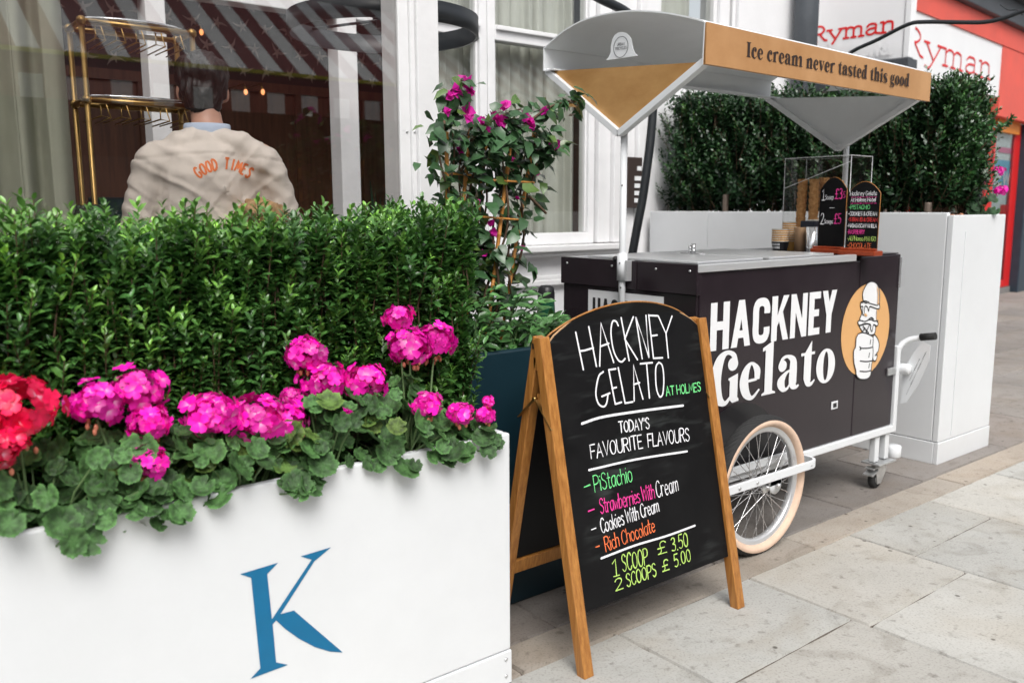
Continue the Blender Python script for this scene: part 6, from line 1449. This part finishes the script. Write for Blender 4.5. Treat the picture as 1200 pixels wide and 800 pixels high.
    # printed words on the back
    if main:
        dg = bpy.context.evaluated_depsgraph_get(); bv = BVHTree.FromObject(jk, dg); off_ = Vector(loc)
        ik = Ink((0, 0, 0), (1, 0, 0), (0, 0, 1), 0); pw = np.array(W_(.0, 0, 0)); cpx = (262, 262); R0 = 68; txt = 'GOOD TIMES'; pts = []
        for i, ch in enumerate(txt):
            if ch == ' ': continue
            a = math.radians(-38 + 76 * i / (len(txt) - 1)); bx_, by_ = 262 + 49 * math.sin(a), 241 - 49 * math.cos(a)
            for q in SK[ch][1]:
                sm = q[0] == '~'; P_ = pl(q.lstrip('~')); P_ = crom(P_, 5) if sm else [np.array(z) for z in P_]
                dn = []
                for z0, z1 in zip(P_[:-1], P_[1:]):
                    for k in range(4): dn.append(z0 + (z1 - z0) * k / 4)
                dn.append(P_[-1]); w_ = SK[ch][0]; kx = .92; px_ = []
                for u, v in dn:
                    dx = (u - w_ / 2) * kx * .92; dy = (v - 5) * 1.3; X_ = bx_ + dx * math.cos(a) + dy * math.sin(a); Y_ = by_ + dx * math.sin(a) - dy * math.cos(a); px_.append((X_, Y_))
                pts.append(px_)
        mb = MB(); k = 0
        for px_ in pts:
            L = []; 
            for i, (x, y) in enumerate(px_):
                d = np.array(px_[min(i + 1, len(px_) - 1)]) - np.array(px_[max(i - 1, 0)]); d = nrm(d); nn = np.array([-d[1], d[0]]) * 1.2; row = []
                for sg in (1, -1):
                    dv = Vector(ray(x + sg * nn[0], y + sg * nn[1])).normalized(); hit = bv.ray_cast(Vector(CAM) - off_, dv)
                    if hit[0] is None: row = None; break
                    row.append(hit[0] + off_ + hit[1] * (.0016 + .00002 * k))
                if row: L.append(row)
            k += 1
            for a_, b_ in zip(L[:-1], L[1:]): mb.add([a_[0], a_[1], b_[1], b_[0]], [(0, 1, 2, 3)])
        if mb.v: mb.build('jacket_print', M['jprint'], jk)
    return t
pp = at(243, 150, 'Y', 3.12)
person('man with dark hair seen from behind in a beige jacket printed GOOD TIMES', (pp[0] + .012, 3.14, .042), R(-18), False, 'hair', M['linen'], True)
pb = at(305, 240, 'Y', 2.94)
person('seated person with sandy hair, only the crown showing above the hedge', (pb[0], 2.95, -.033), R(160), True, 'blond')
pd = at(98, 241, 'Y', 3.0)
person('seated person with dark hair, only the crown showing at the foot of the curtain', (pd[0], 3.0, -.045), R(-30), True, 'hair')

# ------------------------------------------------------------------ inside the screen: rack, till, table, plant, bulbs
def rack():
    Y = 3.22; A = lambda x, y, yy=Y: at(x, y, 'Y', yy); t = empty('glass_rack', tuple(np.array([at(110, 240, 'Y', Y)[0], Y, 0])), 'brass glass rack with two round trays and hanging hooks beside the curtain', 'rack')
    fx0 = A(103, 130)[0]; fx1 = fx0 + (A(226, 60)[0] - A(95, 60)[0]) * .98; yb = Y + .17; zt = A(95, 24)[2]; zm = A(106, 117)[2]
    m = MB(); r = .0095
    for x, y in ((fx0, Y), (fx1, Y), (fx0, yb), (fx1, yb)): m.tube([(x, y, .05), (x, y, zt)], r, 12)
    m.build('post', M['brass'], t)
    for z, nm in ((zt, 'top_rails'), (zm, 'middle_rails'), (.3, 'bottom_rails')):
        q = MB(); e = .014
        for y in (Y, yb): q.tube([(fx0 - e, y, z), (fx1 + e, y, z)], r, 12)
        for x in (fx0, fx1): q.tube([(x, Y - e, z), (x, yb + e, z)], r, 12)
        for x in (fx0, fx1):
            for y in (Y, yb): q.sphere((x, y, z), .0165, 8)
        q.build(nm, M['brass'], t)
        cx, cy = (fx0 + fx1) / 2, (Y + yb) / 2
        tr_ = MB(); rr = (fx1 - fx0) * .48; tr_.lathe([(.0001, z + .012), (rr * .97, z + .012), (rr, z + .016), (rr, z + .022), (rr * .96, z + .018), (.0001, z + .016)], (cx, cy, 0), 'Z', 40)
        for i, v in enumerate(tr_.v): tr_.v[i] = (v[0], cy + (v[1] - cy) * .55, v[2])
        tr_.build('tray', M['steel'], t)
        if z > .5:
            hk = MB()
            for k in range(5):
                x = fx0 + (fx1 - fx0) * (.12 + .18 * k); w_ = .028; hk.tube([(x, Y + .01, z - .01), (x, Y + .01, z - .05), (x + w_, Y + .0, z - .055), (x + w_ * .5, Y - .005, z - .012)], .0026, 6); hk.tube([(x, Y + .01, z - .05), (x - .02, yb, z - .06)], .0026, 6); hk.tube([(x + w_, Y, z - .055), (x + w_ - .01, yb, z - .062)], .0026, 6)
            hk.build('wire_hooks', M['brass'], t)
rack()
def table():
    p = at(140, 240, 'Y', 3.35); t = empty('bar_table', (p[0], 3.4, 0), 'dark wooden table behind the glass screen', 'table'); x = p[0]; zt = 1.12
    MB().box(x - .45, x + .7, 3.22, 3.72, zt - .04, zt).build('table_top', M['wood_d'], t, .005)
    for a in (-.4, .65):
        for b in (3.27, 3.67): MB().box(x + a - .025, x + a + .025, b - .025, b + .025, 0, zt - .041).build('leg', M['wood_d'], t, .003)
    s = empty('till_screen', (x, 3.4, zt), 'small dark till screen on the table below the brass rack', 'screen'); c = MB(); w_ = .09
    c.beam((x - w_, 3.40, zt + .11), (x + w_, 3.42, zt + .11), .13, .014); c.build('display', M['black'], s, .004); b = MB(); b.box(x - .05, x + .05, 3.38, 3.48, zt, zt + .01); b.box(x - .012, x + .012, 3.425, 3.44, zt + .011, zt + .1); b.build('stand', M['blackm'], s, .002)
    e = MB(); e.beam((x - w_ * .92, 3.3915, zt + .11), (x + w_ * .92, 3.4115, zt + .11), .115, .002); e.build('glass_face', mat('screen_glass', (.03, .05, .055), .1), s)
table()
def snake_plant():
    p = at(445, 240, 'Y', 3.4); t = empty('snake_plant', (p[0], 3.4, 0), 'dark snake plant with upright pointed leaves behind the corner post', 'plant'); g = np.random.default_rng(2); m = MB(); z0 = .75
    MB().lathe([(.0001, 0), (.12, 0), (.15, z0), (.135, z0), (.13, z0 - .04), (.0001, z0 - .04)], (p[0], 3.4, 0), 'Z', 28).build('pot', M['blackm'], t)
    for px, top in ((434, 212), (440, 226), (446, 232), (453, 206), (459, 218), (464, 228)):
        b = np.array([p[0] + g.normal(0, .03), 3.4 + g.normal(0, .03), z0 - .05]); q = at(px, top, 'Y', 3.38 + g.normal(0, .02)); u = nrm(np.array([1, g.normal(0, .6), 0])); V = []
        for k in range(8):
            f = k / 7; c = b + (q - b) * f; w_ = .022 * (1 - f ** 3) * (.6 + .8 * f * (1 - f) * 2) + .0005; V += [c - u * w_, c + np.array([0, .006, 0]), c + u * w_]
        F = []
        for k in range(7): F += [(k * 3, k * 3 + 1, k * 3 + 4, k * 3 + 3), (k * 3 + 1, k * 3 + 2, k * 3 + 5, k * 3 + 4)]
        m.add(V, F, True)
    m.build('blades', mat('snake_plant_leaf', (.02, .05, .025), .4, var=.3, scale=25), t)
snake_plant()
for px, py, lab in ((236, 38, 'tiny glowing bulb on the wallpaper near the rack top'), (308, 108, 'tiny glowing bulb to the right of the dark haired man'), (288, 108, 'tiny glowing bulb close to the right ear of the dark haired man')):
    q = at(px, py, 'Y', 5.3); t = empty('wall_bulb', tuple(q), lab, 'bulb', 'small warm bulbs in the room'); MB().sphere(q, .012, 8, (1, 1, 1.5)).build('bulb', M['bulb'], t); MB().tube([q + np.array([0, 0, .014]), q + np.array([0, .02, .05]), (q[0], 5.57, q[2] + .05)], .005, 6).build('arm', M['brass'], t)

# ------------------------------------------------------------------ other side of the street, seen mirrored in the glass
def opposite():
    b = empty('opposite_shop', (2, -6.2, 0), 'red brown shop front across the street with a striped awning, mirrored in the glass screen', 'shop')
    MB().box(-14, 22, -6.8, -6.4, 0, 4.6).build('wall', M['brick'], b); sh = MB(); sh.box(-14, 22, -6.398, -6.3, .5, 1.9); sh.build('shop_window', M['slate'], b)
    r = MB(); w_ = MB(); zb, zt = 2.34, 3.60; yb, yt = -4.35, -6.38; n = 110
    for i in range(n):
        x0 = -9 + i * .21; x1 = x0 + .21; tgt = w_ if i % 2 else r
        tgt.add([(x0, yb, zb + .47), (x1, yb, zb + .47), (x1, yt, zt + .55), (x0, yt, zt + .55)], [(0, 1, 2, 3)])
        tgt.add([(x0, yb + .0, zb), (x1, yb + .0, zb), (x1, yb + .0, zb + .23), (x0, yb + .0, zb + .23)], [(0, 1, 2, 3)])
    r.build('awning_red_stripes', M['awn_r'], b); w_.build('awning_white_stripes', M['awn_w'], b)
    k = MB(); k.box(-9, -9 + n * .21, yb - .03, yb + .01, zb + .232, zb + .425); k.build('awning_bar', M['awn_r'], b); y = MB(); y.box(-9, -9 + n * .21, yb - .01, yb + .03, zb + .427, zb + .467); y.build('awning_yellow_trim', M['yellow'], b)
opposite()
